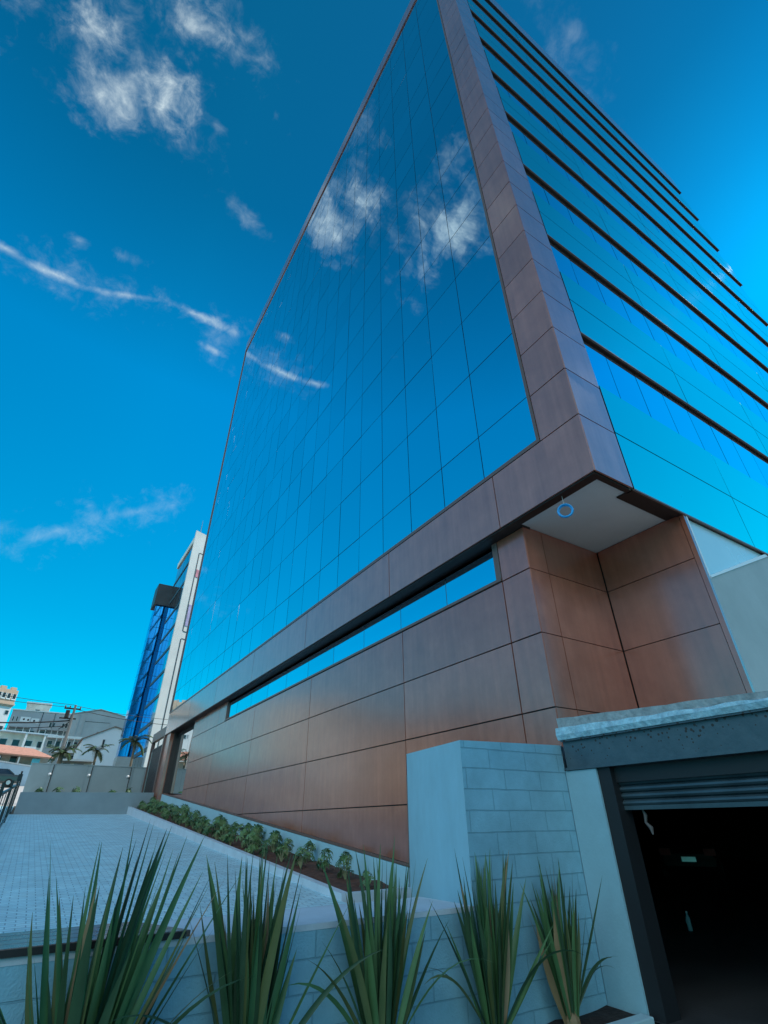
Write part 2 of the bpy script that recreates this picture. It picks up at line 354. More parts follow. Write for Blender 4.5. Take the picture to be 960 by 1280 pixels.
# ------------------------------------------------------------------ main office building
T = empty('office_building', (5.85, 3.28, -1.6), 0, 'tall mirrored glass office building with brown stone-like corner column and band', 'building')
T.location = (0, 0, 0)
ZB, ZT = 4.446, 38.9
CJ = [4.446, 5.59] + [4.446+1.111*k for k in range(2, 31)] + [ZT]
# corner column, face towards the courtyard (x = 5.85) and face towards the garage (y = 3.283)
mb = MB(); mb.mi = 0
panels_x(mb, 5.85, [3.283, 4.10], CJ[1:], tilt=0.003)
panels_x(mb, 5.85, [3.283, 5.31], CJ[:2], tilt=0.002)
panels_y(mb, 3.283, [5.86, 6.79], CJ, tilt=0.003)
mb.mi = 1; mb.box(5.885, 6.77, 3.33, 4.08, ZB+0.03, ZT-0.02)
mb.build('corner_column', [MT['brown'], MT['gap']], T)
# bottom band
mb = MB()
panels_x(mb, 5.85, [5.31, 8.98, 13.70, 18.44, 23.2, 27.9, 33.15], [ZB, 5.59], tilt=0.003)
mb.mi = 1; mb.box(5.885, 6.3, 4.1, 33.1, ZB+0.03, 5.57)
mb.build('facade_band', [MT['brown'], MT['gap']], T)
# curtain wall
zs = [5.68, 6.751] + [6.751+1.855*k for k in range(1, 17)] + [37.55]
zs = sorted(set(z for z in zs if z <= 37.56))
ys = [4.17] + [5.54+1.244*k for k in range(0, 22)] + [32.98]
ys = sorted(set(y for y in ys if y < 32.5)) + [32.98]
mb = MB(); panels_x(mb, 5.875, ys, zs, t=0.02, gap=0.019, tilt=0.006)
cw = mb.build('curtain_wall', MT['glassA'], T)
mb = MB(); mb.box(5.90, 6.1, 4.12, 33.1, 5.62, 37.58); mb.build('mullion_grid', MT['gap'], cw)
mb = MB()
mb.box(5.842, 5.93, 4.103, 4.165, 5.597, 37.6); mb.box(5.845, 5.93, 4.165, 33.0, 5.597, 5.675)
mb.box(5.83, 5.93, 32.985, 33.15, 5.62, ZT)
mb.build('curtain_wall_frame', MT['brown_trim'], cw)
mb = MB(); panels_x(mb, 5.82, [4.1]+[8.98+4.74*k for k in range(5)]+[33.15], [37.6, 38.45, ZT], t=0.12); mb.box(5.86, 6.3, 4.12, 33.1, 37.62, ZT-0.02)
mb.build('parapet', MT['brown'], T)
# garage side: spandrels and ribbon windows of each storey
XE = 27.0
pj = [6.81, 10.62, 14.56, 18.5, 22.44, 26.98]
wj = [6.81]+[7.60+0.985*k for k in range(1, 20)]+[26.9]
wj = [6.81, 7.60]+[7.60+0.985*k for k in range(1, 19)]+[26.9]
def spandrel(z0, z1, zm):
    mb = MB(); mb.mi = 0; panels_y(mb, 3.285, pj, [z0, zm, z1] if zm else [z0, z1], t=0.03, gap=0.022, tilt=0.004)
    mb.mi = 1; mb.box(6.80, XE, 3.318, 3.60, z0+0.002, z1-0.012); mb.mi = 2; mb.box(6.80, XE+0.0, 3.278, 3.311, z0-0.025, z0+0.005); mb.mi = 1; mb.box(6.80, XE-0.01, 3.312, 3.42, z0-0.02, z0-0.001)
    return mb.build('spandrel', [MT['glassB'], MT['dark_under'], MT['brown_trim']], T)
spandrel(ZB, 6.78, 5.63)
for k in range(9):
    zw0, zw1 = 6.78+3.6*k, 8.27+3.6*k
    mb = MB(); panels_y(mb, 3.35, wj, [zw0+0.02, zw1-0.06], t=0.02, gap=0.02, tilt=0.003)
    w = mb.build('ribbon_window', MT['glassW'], T)
    mb = MB(); mb.box(6.80, XE-0.05, 3.38, 3.6, zw0-0.01, zw1-0.045); mb.build('window_frame', MT['dark_under'], w)
    if k < 8: spandrel(zw1, zw1+2.11, zw1+1.09)
mb = MB(); panels_y(mb, 3.285, pj, [37.07, 38.0, ZT], t=0.03, tilt=0.004); mb.mi = 1; mb.box(6.8, XE, 3.318, 3.6, 37.07, ZT-0.02)
mb.box(6.80, XE+0.03, 3.278, 3.46, 37.03, 37.07)
mb.build('parapet', [MT['brown'], MT['dark_under']], T)
# body behind the skins
mb = MB(); mb.box(6.31, XE-0.1, 3.61, 33.1, 4.60, 38.8); mb.mi = 1; mb.box(6.35, XE-0.2, 3.7, 33.0, 38.8, 38.86)
mb.build('upper_body', [MT['core'], MT['core']], T)
# soffit and dark lip
mb = MB(); mb.box(6.06, 8.20, 3.42, 5.10, 4.472, 4.50); mb.box(8.20, 26.8, 3.42, 3.6, 4.472, 4.50)
mb.build('soffit', MT['soffit'], T)
mb = MB(); mb.box(5.885, 6.06, 3.33, 5.04, 4.432, 4.474); mb.box(6.06, 6.78, 3.33, 3.42, 4.432, 4.474)
mb.box(5.885, 6.32, 5.04, 33.1, 4.432, 4.474); mb.box(6.80, 26.9, 3.33, 3.40, 4.425, 4.44)
mb.box(6.22, 6.6, 5.85, 22.1, 4.30, 4.43)
mb.build('overhang_lip', MT['dark_under'], T)
# lower clad wall in the plane x = 6.13
def bz(y): return -0.61+0.0905*(y-8.9)
colsY = [5.05, 5.71, 8.90, 13.66, 18.42, 23.2, 27.45]
rows = [-0.82, 0.293, 1.405, 2.517, 3.63]
mb = MB(); g = 0.011
for j in range(6):
    y0, y1 = colsY[j]+g, colsY[j+1]-g
    for k in range(4):
        z0, z1 = rows[k]+g, rows[k+1]-g
        if j < 2 and k == 0: z0 = -0.6
        if bz(y0) >= z1: continue
        poly = [(y0, max(z0, bz(y0)) if j >= 2 else z0)]
        b0, b1 = bz(y0), bz(y1)
        if j >= 2:
            if b0 < z0 < b1: poly.append((y0+(z0-b0)/0.0905, z0))
            if b1 > z1:
                poly.append((y0+(z1-b0)/0.0905, z1)); poly.append((y0, z1))
            else:
                poly.append((y1, max(z0, b1))); poly += [(y1, z1), (y0, z1)]
        else: poly += [(y1, z0), (y1, z1), (y0, z1)]
        o = random.uniform(0, 0.003)
        mb.prism([(6.13+o, a, b) for a, b in poly], [(6.16, a, b) for a, b in poly])
# top row: beside the strip window
for (y0, y1) in ((5.05, 5.71), (22.1, 23.2), (23.2, 27.45)):
    mb.ext([(6.13, y0+g, 3.63+g), (6.13, y1-g, 3.63+g), (6.13, y1-g, 4.42), (6.13, y0+g, 4.42)], (0.03, 0, 0))
mb.mi = 1
mb.prism([(6.165, 5.08, -0.6), (6.165, 8.9, -0.6), (6.165, 27.43, bz(27.43)+.02), (6.165, 27.43, 4.42), (6.165, 22.1, 4.42), (6.165, 22.1, 3.6), (6.165, 5.72, 3.6), (6.165, 5.72, 4.42), (6.165, 5.08, 4.42)],
         [(6.2, 5.08, -0.6), (6.2, 8.9, -0.6), (6.2, 27.43, bz(27.43)+.02), (6.2, 27.43, 4.42), (6.2, 22.1, 4.42), (6.2, 22.1, 3.6), (6.2, 5.72, 3.6), (6.2, 5.72, 4.42), (6.2, 5.08, 4.42)])
lw = mb.build('clad_wall', [MT['brown_low'], MT['gap']], T)
# sloping metal base trim under the cladding
mb = MB(); mb.ext([(6.105, 8.86, bz(8.86)-0.05), (6.105, 31.2, bz(31.2)-0.05), (6.105, 31.2, bz(31.2)-0.005), (6.105, 8.86, bz(8.86)-0.005)], (0.07, 0, 0))
mb.box(6.11, 6.17, 8.84, 8.885, -0.66, 0.78)
mb.build('base_trim', MT['brown_trim'], lw)
# strip window
mb = MB(); panels_x(mb, 6.20, [5.86, 7.358, 9.05, 10.74, 12.43, 14.12, 15.81, 17.5, 19.2, 20.9, 22.05], [3.71, 4.36], t=0.02, gap=0.02, tilt=0.002)
sw = mb.build('strip_window', MT['glassW'], T)
mb = MB(); mb.box(6.225, 6.3, 5.72, 22.1, 3.64, 4.42); mb.mi = 1
mb.box(6.11, 6.2, 5.72, 22.1, 3.645, 3.70); mb.box(6.13, 6.22, 5.72, 5.85, 3.70, 4.43); mb.box(6.13, 6.22, 22.05, 22.1, 3.70, 4.43)
mb.build('window_frame', [MT['gap'], MT['brown_trim']], sw)
# corner return walls of the recess
mb = MB(); r4 = [0.75, 1.405, 2.517, 3.63, 4.465]
panels_y(mb, 5.05, [6.14, 6.60, 8.17], r4, tilt=0.002, gap=0.014); panels_x(mb, 8.18, [3.38, 5.04], r4, tilt=0.002, gap=0.014)
mb.mi = 1; mb.box(6.17, 8.25, 5.083, 5.2, 0.7, 4.46); mb.box(8.213, 8.4, 3.39, 5.1, 0.7, 4.46)
mb.mi = 0; mb.box(8.17, 8.24, 3.30, 3.375, 0.7, 4.44)
mb.build('recess_cladding', [MT['brown_low'], MT['gap']], T)
# mass behind the lower walls
mb = MB(); mb.box(6.22, 26.8, 5.21, 27.4, 0.72, 4.43); mb.box(8.41, 26.8, 3.45, 5.2, 1.2, 4.43); mb.box(7.6, 26.8, 27.5, 33.0, 0.2, 4.43)
mb.build('lower_body', MT['core'], T)
# side wall beyond the recess with the three-cornered pane over its sloping top
def wt(x): return 3.25+(x-8.25)*0.40
mb = MB(); mb.ext([(8.26, 3.32, 0.9), (26.8, 3.32, 0.9), (26.8, 3.32, 4.42), (11.15, 3.32, 4.42), (8.26, 3.32, wt(8.26))], (0, 0.12, 0))
mb.build('side_wall', MT['grey_render'], T)
mb = MB(); mb.ext([(8.30, 3.35, wt(8.30)+.04), (11.0, 3.35, wt(11.0)+.03), (11.02, 3.35, 4.415), (8.30, 3.35, 4.415)], (0, 0.03, 0))
tp = mb.build('triangular_pane', mat('pale glazing', (0.50, 0.66, 0.70), 0.25, noise=(0.8, 0.06, 3)), T)
mb = MB(); mb.box(8.255, 8.295, 3.30, 3.36, wt(8.26), 4.42); mb.ext([(8.26, 3.30, wt(8.26)+0.002), (11.12, 3.30, wt(11.12)+0.002), (11.02, 3.30, wt(11.12)+.03), (8.30, 3.30, wt(8.30)+.04)], (0, 0.05, 0))
mb.build('pane_frame', mat('white frame', (0.75, 0.78, 0.8), 0.5), tp)
# far end: entrance column, reflective door bay, portal
mb = MB(); mb.box(5.93, 6.12, 31.9, 33.12, 1.0, 4.43); mb.mi = 1; mb.box(6.12, 6.5, 31.7, 32.2, 1.0, 4.43); mb.mi = 0; mb.box(6.12, 6.6, 32.2, 33.1, 1.0, 4.43)
mb.build('entrance_column', [MT['brown_low'], MT['dark_under']], T)
mb = MB(); panels_x(mb, 6.30, [27.5, 28.9, 30.3, 31.7], [1.25, 4.2], t=0.03, gap=0.02)
dr = mb.build('entrance_glass', glassmat('door glass', (0.72, 0.76, 0.78)), T)
mb = MB(); mb.box(6.335, 6.6, 27.46, 31.9, 0.9, 4.43); mb.build('glass_frame', MT['gap'], dr)
mb = MB(); mb.ext([(6.13, 27.46, bz(27.46)), (6.13, 31.88, bz(31.88)), (6.13, 31.88, 1.36), (6.13, 27.46, 1.22)], (0.15, 0, 0))
mb.build('entrance_sill', MT['brown_low'], T)
mb = MB(); mb.ext([(6.10, 8.9, bz(8.9)-0.06), (6.10, 8.9, -1.5), (6.10, 33.1, 0.3), (6.10, 33.1, bz(33.1)-0.06)], (0.1, 0, 0))
mb.build('plinth', MT['render'], T)

P_ = empty('entrance_portal', (5.95, 35, 1.0), 0, 'low brown frame with dark slatted gate leaves past the far end of the glass tower', 'gate')
P_.location = (0, 0, 0)
mb = MB(); mb.box(5.85, 6.05, 33.16, 37.0, 4.45, 4.95); mb.box(5.85, 6.05, 33.16, 33.4, 0.9, 4.45); mb.box(5.85, 6.05, 36.86, 37.0, 0.9, 4.45)
mb.build('portal_frame', MT['brown_trim'], P_)
mb = MB()
for k in range(26): mb.box(5.93, 5.96, 33.42+0.13*k, 33.42+0.13*k+0.10, 1.0, 3.95)
mb.box(5.90, 5.99, 33.4, 36.86, 3.95, 4.02); mb.build('gate_leaf', mat('dark gate metal', (0.035, 0.03, 0.03), 0.5), P_)
mb = MB(); mb.box(5.86, 5.90, 36.3, 36.34, 1.0, 3.9); mb.build('pull_handle', mat('brushed steel', (0.6, 0.6, 0.6), 0.3, 1.0), P_)

# ------------------------------------------------------------------ garage entrance
G = empty('garage_entrance', (0, 0, 0), 0, 'dark garage opening under a rust-speckled steel beam with a part-raised shutter', 'garage')
rust = mat('weathered dark steel', (0.045, 0.085, 0.11), 0.45, noise=(7, 0.4, 9, (0.07, 0.12, 0.15)), bump=(25, 0.15))
t = rust.node_tree; b = t.nodes['Principled BSDF']
tcn = t.nodes.new('ShaderNodeTexCoord'); vo = t.nodes.new('ShaderNodeTexVoronoi'); vo.inputs['Scale'].default_value = 19; t.links.new(tcn.outputs['Object'], vo.inputs['Vector'])
nn = t.nodes.new('ShaderNodeTexNoise'); nn.inputs['Scale'].default_value = 2.2; nn.inputs['Detail'].default_value = 6; t.links.new(tcn.outputs['Object'], nn.inputs[0])
sp = t.nodes.new('ShaderNodeSeparateXYZ'); t.links.new(tcn.outputs['Object'], sp.inputs[0])
hz = t.nodes.new('ShaderNodeMapRange'); t.links.new(sp.outputs[2], hz.inputs[0]); hz.inputs[1].default_value = 0.55; hz.inputs[2].default_value = 0.86; hz.inputs[3].default_value = -0.06; hz.inputs[4].default_value = 0.22
th = t.nodes.new('ShaderNodeMath'); th.operation = 'MULTIPLY_ADD'; t.links.new(nn.outputs[0], th.inputs[0]); th.inputs[1].default_value = 0.35; t.links.new(hz.outputs[0], th.inputs[2])
ls = t.nodes.new('ShaderNodeMath'); ls.operation = 'LESS_THAN'; t.links.new(vo.outputs['Distance'], ls.inputs[0])
su = t.nodes.new('ShaderNodeMath'); su.operation = 'SUBTRACT'; t.links.new(th.outputs[0], su.inputs[0]); su.inputs[1].default_value = 0.10; t.links.new(su.outputs[0], ls.inputs[1])
mx = t.nodes.new('ShaderNodeMix'); mx.data_type = 'RGBA'; t.links.new(ls.outputs[0], mx.inputs[0])
old = b.inputs['Base Color'].links[0].from_socket; t.links.new(old, mx.inputs[6]); mx.inputs[7].default_value = (0.035, 0.022, 0.018, 1); t.links.new(mx.outputs[2], b.inputs['Base Color'])
mb = MB(); mb.box(5.62, 5.66, -9, 4.62, 0.56, 0.855); mb.box(5.58, 5.74, -9, 4.62, 0.53, 0.56); mb.box(5.58, 5.74, -9, 4.62, 0.855, 0.872)
mb.build('steel_beam', rust, G)
# ragged ledge of the slab above the beam
ledge = mat('flaking painted concrete', (0.20, 0.34, 0.42), 0.7, noise=(9, 0.3, 12, (0.50, 0.85, 0.98)), bump=(14, 1.0))
mb = MB(); N_ = 90; top = []; bot = []
vs = []
for i in range(N_+1):
    y = 4.645-13.6*i/N_; ty = 1.135-0.047*(4.64-y) if y > 2 else 1.01
    zt = ty+random.uniform(-0.006, 0.006); zmid = 0.87+0.55*(zt-0.87); xo = random.uniform(-0.012, 0.012)
    vs += [(5.57, y, 0.874), (5.55+xo, y, 0.93), (5.56+xo*0.5, y, zmid+random.uniform(-.01, .01)), (5.62, y, zmid+0.012), (5.61, y, zt), (6.3, y, zt+0.0), (6.3, y, 0.874)]
fs = []
for i in range(N_):
    for k in range(7):
        fs.append((i*7+k, i*7+(k+1) % 7, (i+1)*7+(k+1) % 7, (i+1)*7+k))
fs += [tuple(range(6, -1, -1)), tuple(N_*7+k for k in range(7))]
mb.add(vs, fs); mb.m = [1 if (q_ % 7) in (2, 3, 4) and q_ < N_*7 else 0 for q_ in range(len(fs))]
mb.build('concrete_ledge', [ledge, mat('bare concrete lip', (0.30, 0.36, 0.38), 0.9, noise=(8, 0.35, 9), bump=(18, 0.8))], G)
mb = MB(); mb.prism([(6.3, -9, .70), (6.3, 3.3, .70), (6.3, 4.9, .70), (8.15, 4.9, .70), (8.15, 3.3, 0.70), (28, 3.3, .70), (28, -9, .70)],
                    [(6.3, -9, .95), (6.3, 3.3, 1.0), (6.3, 4.9, 0.95), (8.15, 4.9, .95), (8.15, 3.3, 0.95), (28, 3.3, .95), (28, -9, .95)])
mb.build('roof_slab', mat('weathered slab', (0.16, 0.16, 0.16), 0.9, noise=(1.5, 0.3, 7)), G)
# steel door frame
mb = MB(); mb.box(5.63, 5.86, 4.03, 4.19, -1.62, 0.53); mb.box(5.70, 5.80, -9, 4.03, 0.37, 0.53)
mb.build('door_frame', mat('black steel', (0.012, 0.016, 0.02), 0.55), G)
mb = MB(); prof = []
z = 0.39
vs = []; nsl = 4
for k in range(nsl):
    z0 = 0.40-0.068*k
    prof += [(5.76, z0), (5.735, z0-0.015), (5.73, z0-0.034), (5.745, z0-0.052), (5.775, z0-0.060)]
prof += [(5.76, 0.125), (5.78, 0.125)]
vs = [(x, y, z) for y in (-8.9, 4.03) for x, z in prof]; n = len(prof)
mb.add(vs, [(i, i+1, n+i+1, n+i) for i in range(n-1)])
mb.box(5.74, 5.79, -8.9, 4.03, 0.10, 0.14)
sh = mb.build('roller_shutter', mat('teal grey shutter steel', (0.055, 0.095, 0.115), 0.42, metal=0.3, noise=(3, 0.25, 5)), G)
mb = MB(); mb.tube([(5.80, 3.86, 0.12), (5.81, 3.84, 0.05), (5.80, 3.85, -0.02), (5.81, 3.81, -0.07), (5.80, 3.80, -0.13)], [0.006, 0.02, 0.014, 0.022, 0.008], 7)
mb.build('pull_strap', mat('dirty grey plastic', (0.10, 0.10, 0.10), 0.8), sh)
# dark interior
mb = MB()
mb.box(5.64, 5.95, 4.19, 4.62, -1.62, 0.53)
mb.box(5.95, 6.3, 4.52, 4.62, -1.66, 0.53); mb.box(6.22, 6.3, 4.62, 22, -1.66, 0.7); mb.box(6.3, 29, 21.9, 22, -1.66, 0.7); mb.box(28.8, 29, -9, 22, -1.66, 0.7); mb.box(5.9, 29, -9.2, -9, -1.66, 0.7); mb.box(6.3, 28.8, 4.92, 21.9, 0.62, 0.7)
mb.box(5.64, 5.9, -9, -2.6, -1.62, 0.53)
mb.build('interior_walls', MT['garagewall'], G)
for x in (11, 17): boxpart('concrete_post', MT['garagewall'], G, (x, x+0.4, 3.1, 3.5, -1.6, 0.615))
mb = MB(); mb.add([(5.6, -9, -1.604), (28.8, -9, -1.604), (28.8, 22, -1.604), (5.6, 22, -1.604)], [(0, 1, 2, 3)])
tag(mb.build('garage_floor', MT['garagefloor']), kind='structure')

# ------------------------------------------------------------------ painted block walls
WL = empty('retaining_wall', (0, 0, 0), 0, 'long low blue-grey painted block wall behind the spiky plants, below the courtyard', 'wall')
mb = MB(); mb.box(-9, 3.93, 4.652, 5.50, -1.62, -0.72); mb.build('block_face', MT['block'], WL)
mb = MB(); mb.box(-9, 3.935, 4.648, 5.52, -0.72, -0.68); mb.build('coping', MT['coping'], WL)
PW = empty('block_pier', (0, 0, 0), 0, 'tall blue-grey painted block pier between the low wall and the garage opening', 'wall')
def ptz(x, y): return 0.78+0.024*(x-3.94)+0.075*(y-4.65)
fp = [(3.94, 4.65), (5.60, 4.65), (6.10, 5.0), (6.10, 8.84)]
mb = MB(); mb.prism([(x, y, -1.62) for x, y in fp], [(x, y, ptz(x, y)) for x, y in fp])
o = mb.build('pier_body', [MT['block'], MT['render']], PW)
for p in o.data.polygons:
    if abs(p.normal.y) < 0.9 or p.normal.y > 0: p.material_index = 1
mb = MB(); mb.prism([(5.602, 4.645, -1.62), (5.602, 4.20, -1.62), (5.63, 4.20, -1.62), (5.63, 4.645, -1.62)], [(5.602, 4.645, .525), (5.602, 4.20, .525), (5.63, 4.20, .525), (5.63, 4.645, .525)])
mb.build('jamb_face', mat('smooth painted render', (0.25, 0.47, 0.56), 0.8, noise=(1.6, 0.09, 8), bump=(35, 0.12)), PW)
# ------------------------------------------------------------------ planter with flax plants
PL = empty('low_planter', (0, 0, 0), 0, 'low concrete planter strip holding the five spiky plants along the block wall', 'planter')
mb = MB(); mb.box(-3.5, 5.58, 4.12, 4.26, -1.62, -1.565); mb.build('planter_kerb', MT['render'], PL, bevel=0.01)
mb = MB(); nn_ = 60
vs = []
for i in range(nn_+1):
    x = -3.5+9.08*i/nn_
    for y in (4.26, 4.36, 4.5, 4.648): vs.append((x, y, -1.60+random.uniform(-0.008, 0.018)))
mb.add(vs, [(i*4+k, (i+1)*4+k, (i+1)*4+k+1, i*4+k+1) for i in range(nn_) for k in range(3)]); mb.build('soil', MT['darksoil'], PL)

def leafmat(name, c, c2, rough=0.45):
    M = mat(name, c, rough, noise=(3.0, 0.3, 6, c2), spec=0.4)
    b = M.node_tree.nodes['Principled BSDF']; b.inputs['Subsurface Weight'].default_value = 0.0
    return M
MT['flax'] = [leafmat('flax green', (0.050, 0.125, 0.048), (0.08, 0.185, 0.07)), leafmat('flax dark', (0.022, 0.06, 0.030), (0.040, 0.10, 0.048)),
              leafmat('flax yellowish', (0.07, 0.11, 0.04), (0.12, 0.15, 0.06)), leafmat('flax dry', (0.20, 0.14, 0.07), (0.30, 0.22, 0.12))]
def blade(mb, base, d, L, w, droop, twist=0, nseg=9, bend=0.0):
    d = Vector(d).normalized(); p = Vector(base); side = d.cross(Vector((math.cos(twist), math.sin(twist), 0.1))).normalized()
    vs = []
    for i in range(nseg+1):
        t_ = i/nseg
        ww = w*min(1.0, 0.42+1.5*t_)*(1-max(0, (t_-0.45)/0.55)**1.6)
        ww = max(ww, 0.0015)
        nrm = side.cross(d).normalized()
        vs += [p-side*ww/2+nrm*ww*0.16, p, p+side*ww/2+nrm*ww*0.16]
        p = p+d*(L/nseg)
        d = (d+Vector((0, 0, -1))*droop*t_/nseg*3+side*bend/nseg).normalized()
        side = (side-d*side.dot(d)).normalized()
    mb.add(vs, [(3*i+k, 3*i+k+1, 3*i+4+k, 3*i+3+k) for i in range(nseg) for k in (0, 1)])
def flax(x, y, n, H, spread, seed, label, extra=()):
    rnd = random.Random(seed); o = empty('spiky_plant', (x, y, -1.60), 0, label, 'plant', 'spiky green plants along the block wall')
    mb = MB()
    for i in range(n):
        a = rnd.uniform(0, 2*math.pi); k = (i/n)**0.7; lean = spread*k*rnd.uniform(0.5, 1.15)
        dd = (math.cos(a)*lean, math.sin(a)*lean*0.40, 1.0)
        L = H*rnd.uniform(0.62, 1.06)*(1-0.06*k); b = (math.cos(a)*0.05*k, math.sin(a)*0.04*k, 0)
        mb.mi = rnd.choice((0, 0, 0, 1, 1, 2)) if rnd.random() > 0.06 else 3
        w = rnd.uniform(0.036, 0.072)
        blade(mb, b, dd, L, w, rnd.uniform(-0.02, 0.10)*(0.4+1.4*k), rnd.uniform(0, 6.28), bend=rnd.uniform(-0.25, 0.25), nseg=11)
    for q in range(3):           # a few folded or fallen outer blades
        a = rnd.choice((0.1, 2.9, 0.4, 3.3))+rnd.uniform(-0.3, 0.3); mb.mi = rnd.choice((0, 1, 2))
        blade(mb, (0, 0, 0.02), (math.cos(a)*0.75, -abs(math.sin(a))*0.3-0.1, 0.9), H*rnd.uniform(0.6, 0.85), 0.04, rnd.uniform(0.5, 1.3), rnd.uniform(0, 6.28), nseg=12)
    for (dx_, dy_, dz_, L, w, dr, mi) in extra:
        mb.mi = mi; blade(mb, (0, 0, 0.0), (dx_, dy_, dz_), L, w, dr, 0)
    mb.build('leaves', MT['flax'], o, smooth=True)
    mb = MB(); mb.tube([(0, 0, -0.03), (0, 0, 0.06), (0, 0, 0.14)], [0.085, 0.075, 0.03], 10); mb.build('leaf_base', MT['flax'][3], o)
    return o
flax(0.68, 4.42, 58, 1.60, 0.60, 1, 'largest spiky plant, leftmost, in front of the wooden board on the low wall', ((-0.75, -0.25, 0.8, 1.35, 0.075, 0.35, 0), (-0.55, -0.2, 0.9, 1.25, 0.06, 0.25, 1), (-0.9, -0.05, 0.75, 1.3, 0.06, 0.5, 0), (0.5, -0.1, 1.0, 1.45, 0.05, 0.15, 3), (0.42, -0.2, 1.0, 1.4, 0.05, 0.05, 2), (0.75, 0.0, 1.2, 1.6, 0.05, 0.1, 0)))
flax(1.70, 4.42, 66, 1.47, 0.42, 2, 'second spiky plant from the left, with one blade lying out sideways', ((-0.45, -0.10, 0.9, 1.25, 0.04, 0.05, 1), (-0.5, -0.15, 0.6, 1.05, 0.06, 0.9, 0), (0.55, -0.1, 0.9, 1.3, 0.035, 0.1, 0)))
flax(2.74, 4.42, 64, 1.45, 0.40, 3, 'middle one of the five spiky plants, in front of the kerb end', ((0.55, -0.1, 0.9, 1.1, 0.04, 0.3, 1), (-0.5, 0, 1.0, 1.0, 0.05, 0.5, 0)))
flax(3.86, 4.42, 66, 1.38, 0.42, 4, 'dense spiky plant below the outer corner of the block pier', ((0.7, -0.25, 0.9, 1.05, 0.045, 0.1, 0), (0.65, -0.2, 0.75, 0.95, 0.04, 0.15, 0), (-0.55, 0, 1.0, 1.2, 0.04, 0.2, 1)))
flax(4.82, 4.44, 58, 1.25, 0.44, 5, 'smallest spiky plant, rightmost, beside the garage opening', ((0.55, -0.1, 0.9, 1.3, 0.03, 0.0, 1),))

# ------------------------------------------------------------------ dark board lying on the low wall
BD = empty('wooden_board', (0, 0, 0), 0, 'dark wet wooden boards lying on top of the low block wall', 'board')
wood = mat('wet dark wood', (0.10, 0.065, 0.05), 0.28, noise=(4, 0.4, 8, (0.16, 0.11, 0.09)), coat=0.4)
mb = MB()
for k in range(4):
    y0 = 4.63+0.165*k; e = 1.27-0.07*k
    mb.ext([(-2.2, y0, -0.672), (e, y0, -0.672), (e-0.07, y0+0.157, -0.672), (-2.2, y0+0.157, -0.672)], (0, 0, 0.038))
mb.build('planks', wood, BD, bevel=0.004)
mb = MB(); mb.box(-2.2, 1.24, 4.625, 4.66, -0.678, -0.64); mb.build('edge_batten', mat('black wood', (0.015, 0.012, 0.012), 0.5), BD)
# ------------------------------------------------------------------ long planter kerb beside the building
PK = empty('courtyard_planter', (0, 0, 0), 0, 'long sloping pale kerbed planter between the courtyard paving and the brown clad wall', 'planter')
def kz(y): return -0.945+0.0755*(y-8.75)
mb = MB(); mb.prism([(4.70, 8.75, -1.4), (4.84, 8.75, -1.4), (4.84, 32.7, 0.3), (4.70, 32.7, 0.3)], [(4.70, 8.75, kz(8.75)), (4.84, 8.75, kz(8.75)), (4.84, 32.7, kz(32.7)), (4.70, 32.7, kz(32.7))])
mb.prism([(4.84, 8.75, -1.4), (6.09, 8.75, -1.4), (6.09, 8.89, -1.4), (4.84, 8.89, -1.4)], [(4.84, 8.75, kz(8.75)), (6.09, 8.75, kz(8.75)), (6.09, 8.89, kz(8.75)), (4.84, 8.89, kz(8.75))])
mb.build('planter_kerb', MT['coping'], PK)
mb = MB(); vs = []; nn_ = 120
for i in range(nn_+1):
    y = 8.89+23.8*i/nn_
    for x in (4.84, 5.1, 5.4, 5.7, 6.10): vs.append((x, y, kz(y)-0.07+random.uniform(-0.03, 0.03)))
mb.add(vs, [(i*5+k, (i+1)*5+k, (i+1)*5+k+1, i*5+k+1) for i in range(nn_) for k in range(4)]); mb.build('soil', MT['soil'], PK)
MT['young'] = [leafmat('young leaf', (0.08, 0.18, 0.06), (0.17, 0.26, 0.10)), leafmat('young leaf dark', (0.035, 0.10, 0.035), (0.06, 0.14, 0.05)), leafmat('pale stalk', (0.22, 0.24, 0.12), (0.28, 0.28, 0.16))]
def lobed(mb, c, n, size, rnd):
    """a deeply cut leaf: a fan of narrow lobes round one point"""
    n = Vector(n).normalized(); a = n.orthogonal().normalized(); b = n.cross(a); c = Vector(c)
    k = rnd.choice((7, 8, 9)); ph = rnd.uniform(0, 6.28)
    for i in range(k):
        w = ph+i*5.2/k; L = size*rnd.uniform(0.75, 1.05); d = a*math.cos(w)+b*math.sin(w); s = n.cross(d)
        tip = c+d*L-n*L*0.28; mid = c+d*L*0.5+n*0.02
        mb.add([c, mid+s*L*0.13, tip, mid-s*L*0.13], [(0, 1, 2, 3)])
def youngplant(seed, n=7, H=0.34, s=0.15):
    rnd = random.Random(seed); mb = MB()
    for i in range(n):
        a = rnd.uniform(0, 6.28); r_ = rnd.uniform(0.03, 0.2); h = H*rnd.uniform(0.3, 1.2)
        p = Vector((math.cos(a)*r_, math.sin(a)*r_, h)); mb.mi = 2
        mb.tube([(0, 0, -0.02), (p.x*0.45, p.y*0.45, h*0.55), tuple(p)], [0.009, 0.007, 0.004], 5)
        mb.mi = rnd.choice((0, 0, 1)); lobed(mb, p, (math.cos(a)*rnd.uniform(0.3, 1.6), math.sin(a)*rnd.uniform(0.3, 1.6), 1), s*rnd.uniform(0.6, 1.25), rnd)
    return mb
protos = []
for q in range(4):
    o = empty('leafy_plant', (0, 0, 0), 0, 'young plant with cut leaves in the long planter against the brown clad wall', 'plant', 'young leafy plants in the planter beside the building')
    youngplant(50+q, 11+2*(q % 3)).build('leaves', MT['young'], o); protos.append(o)
rnd = random.Random(5); used = set(); k = 0; y = 9.3
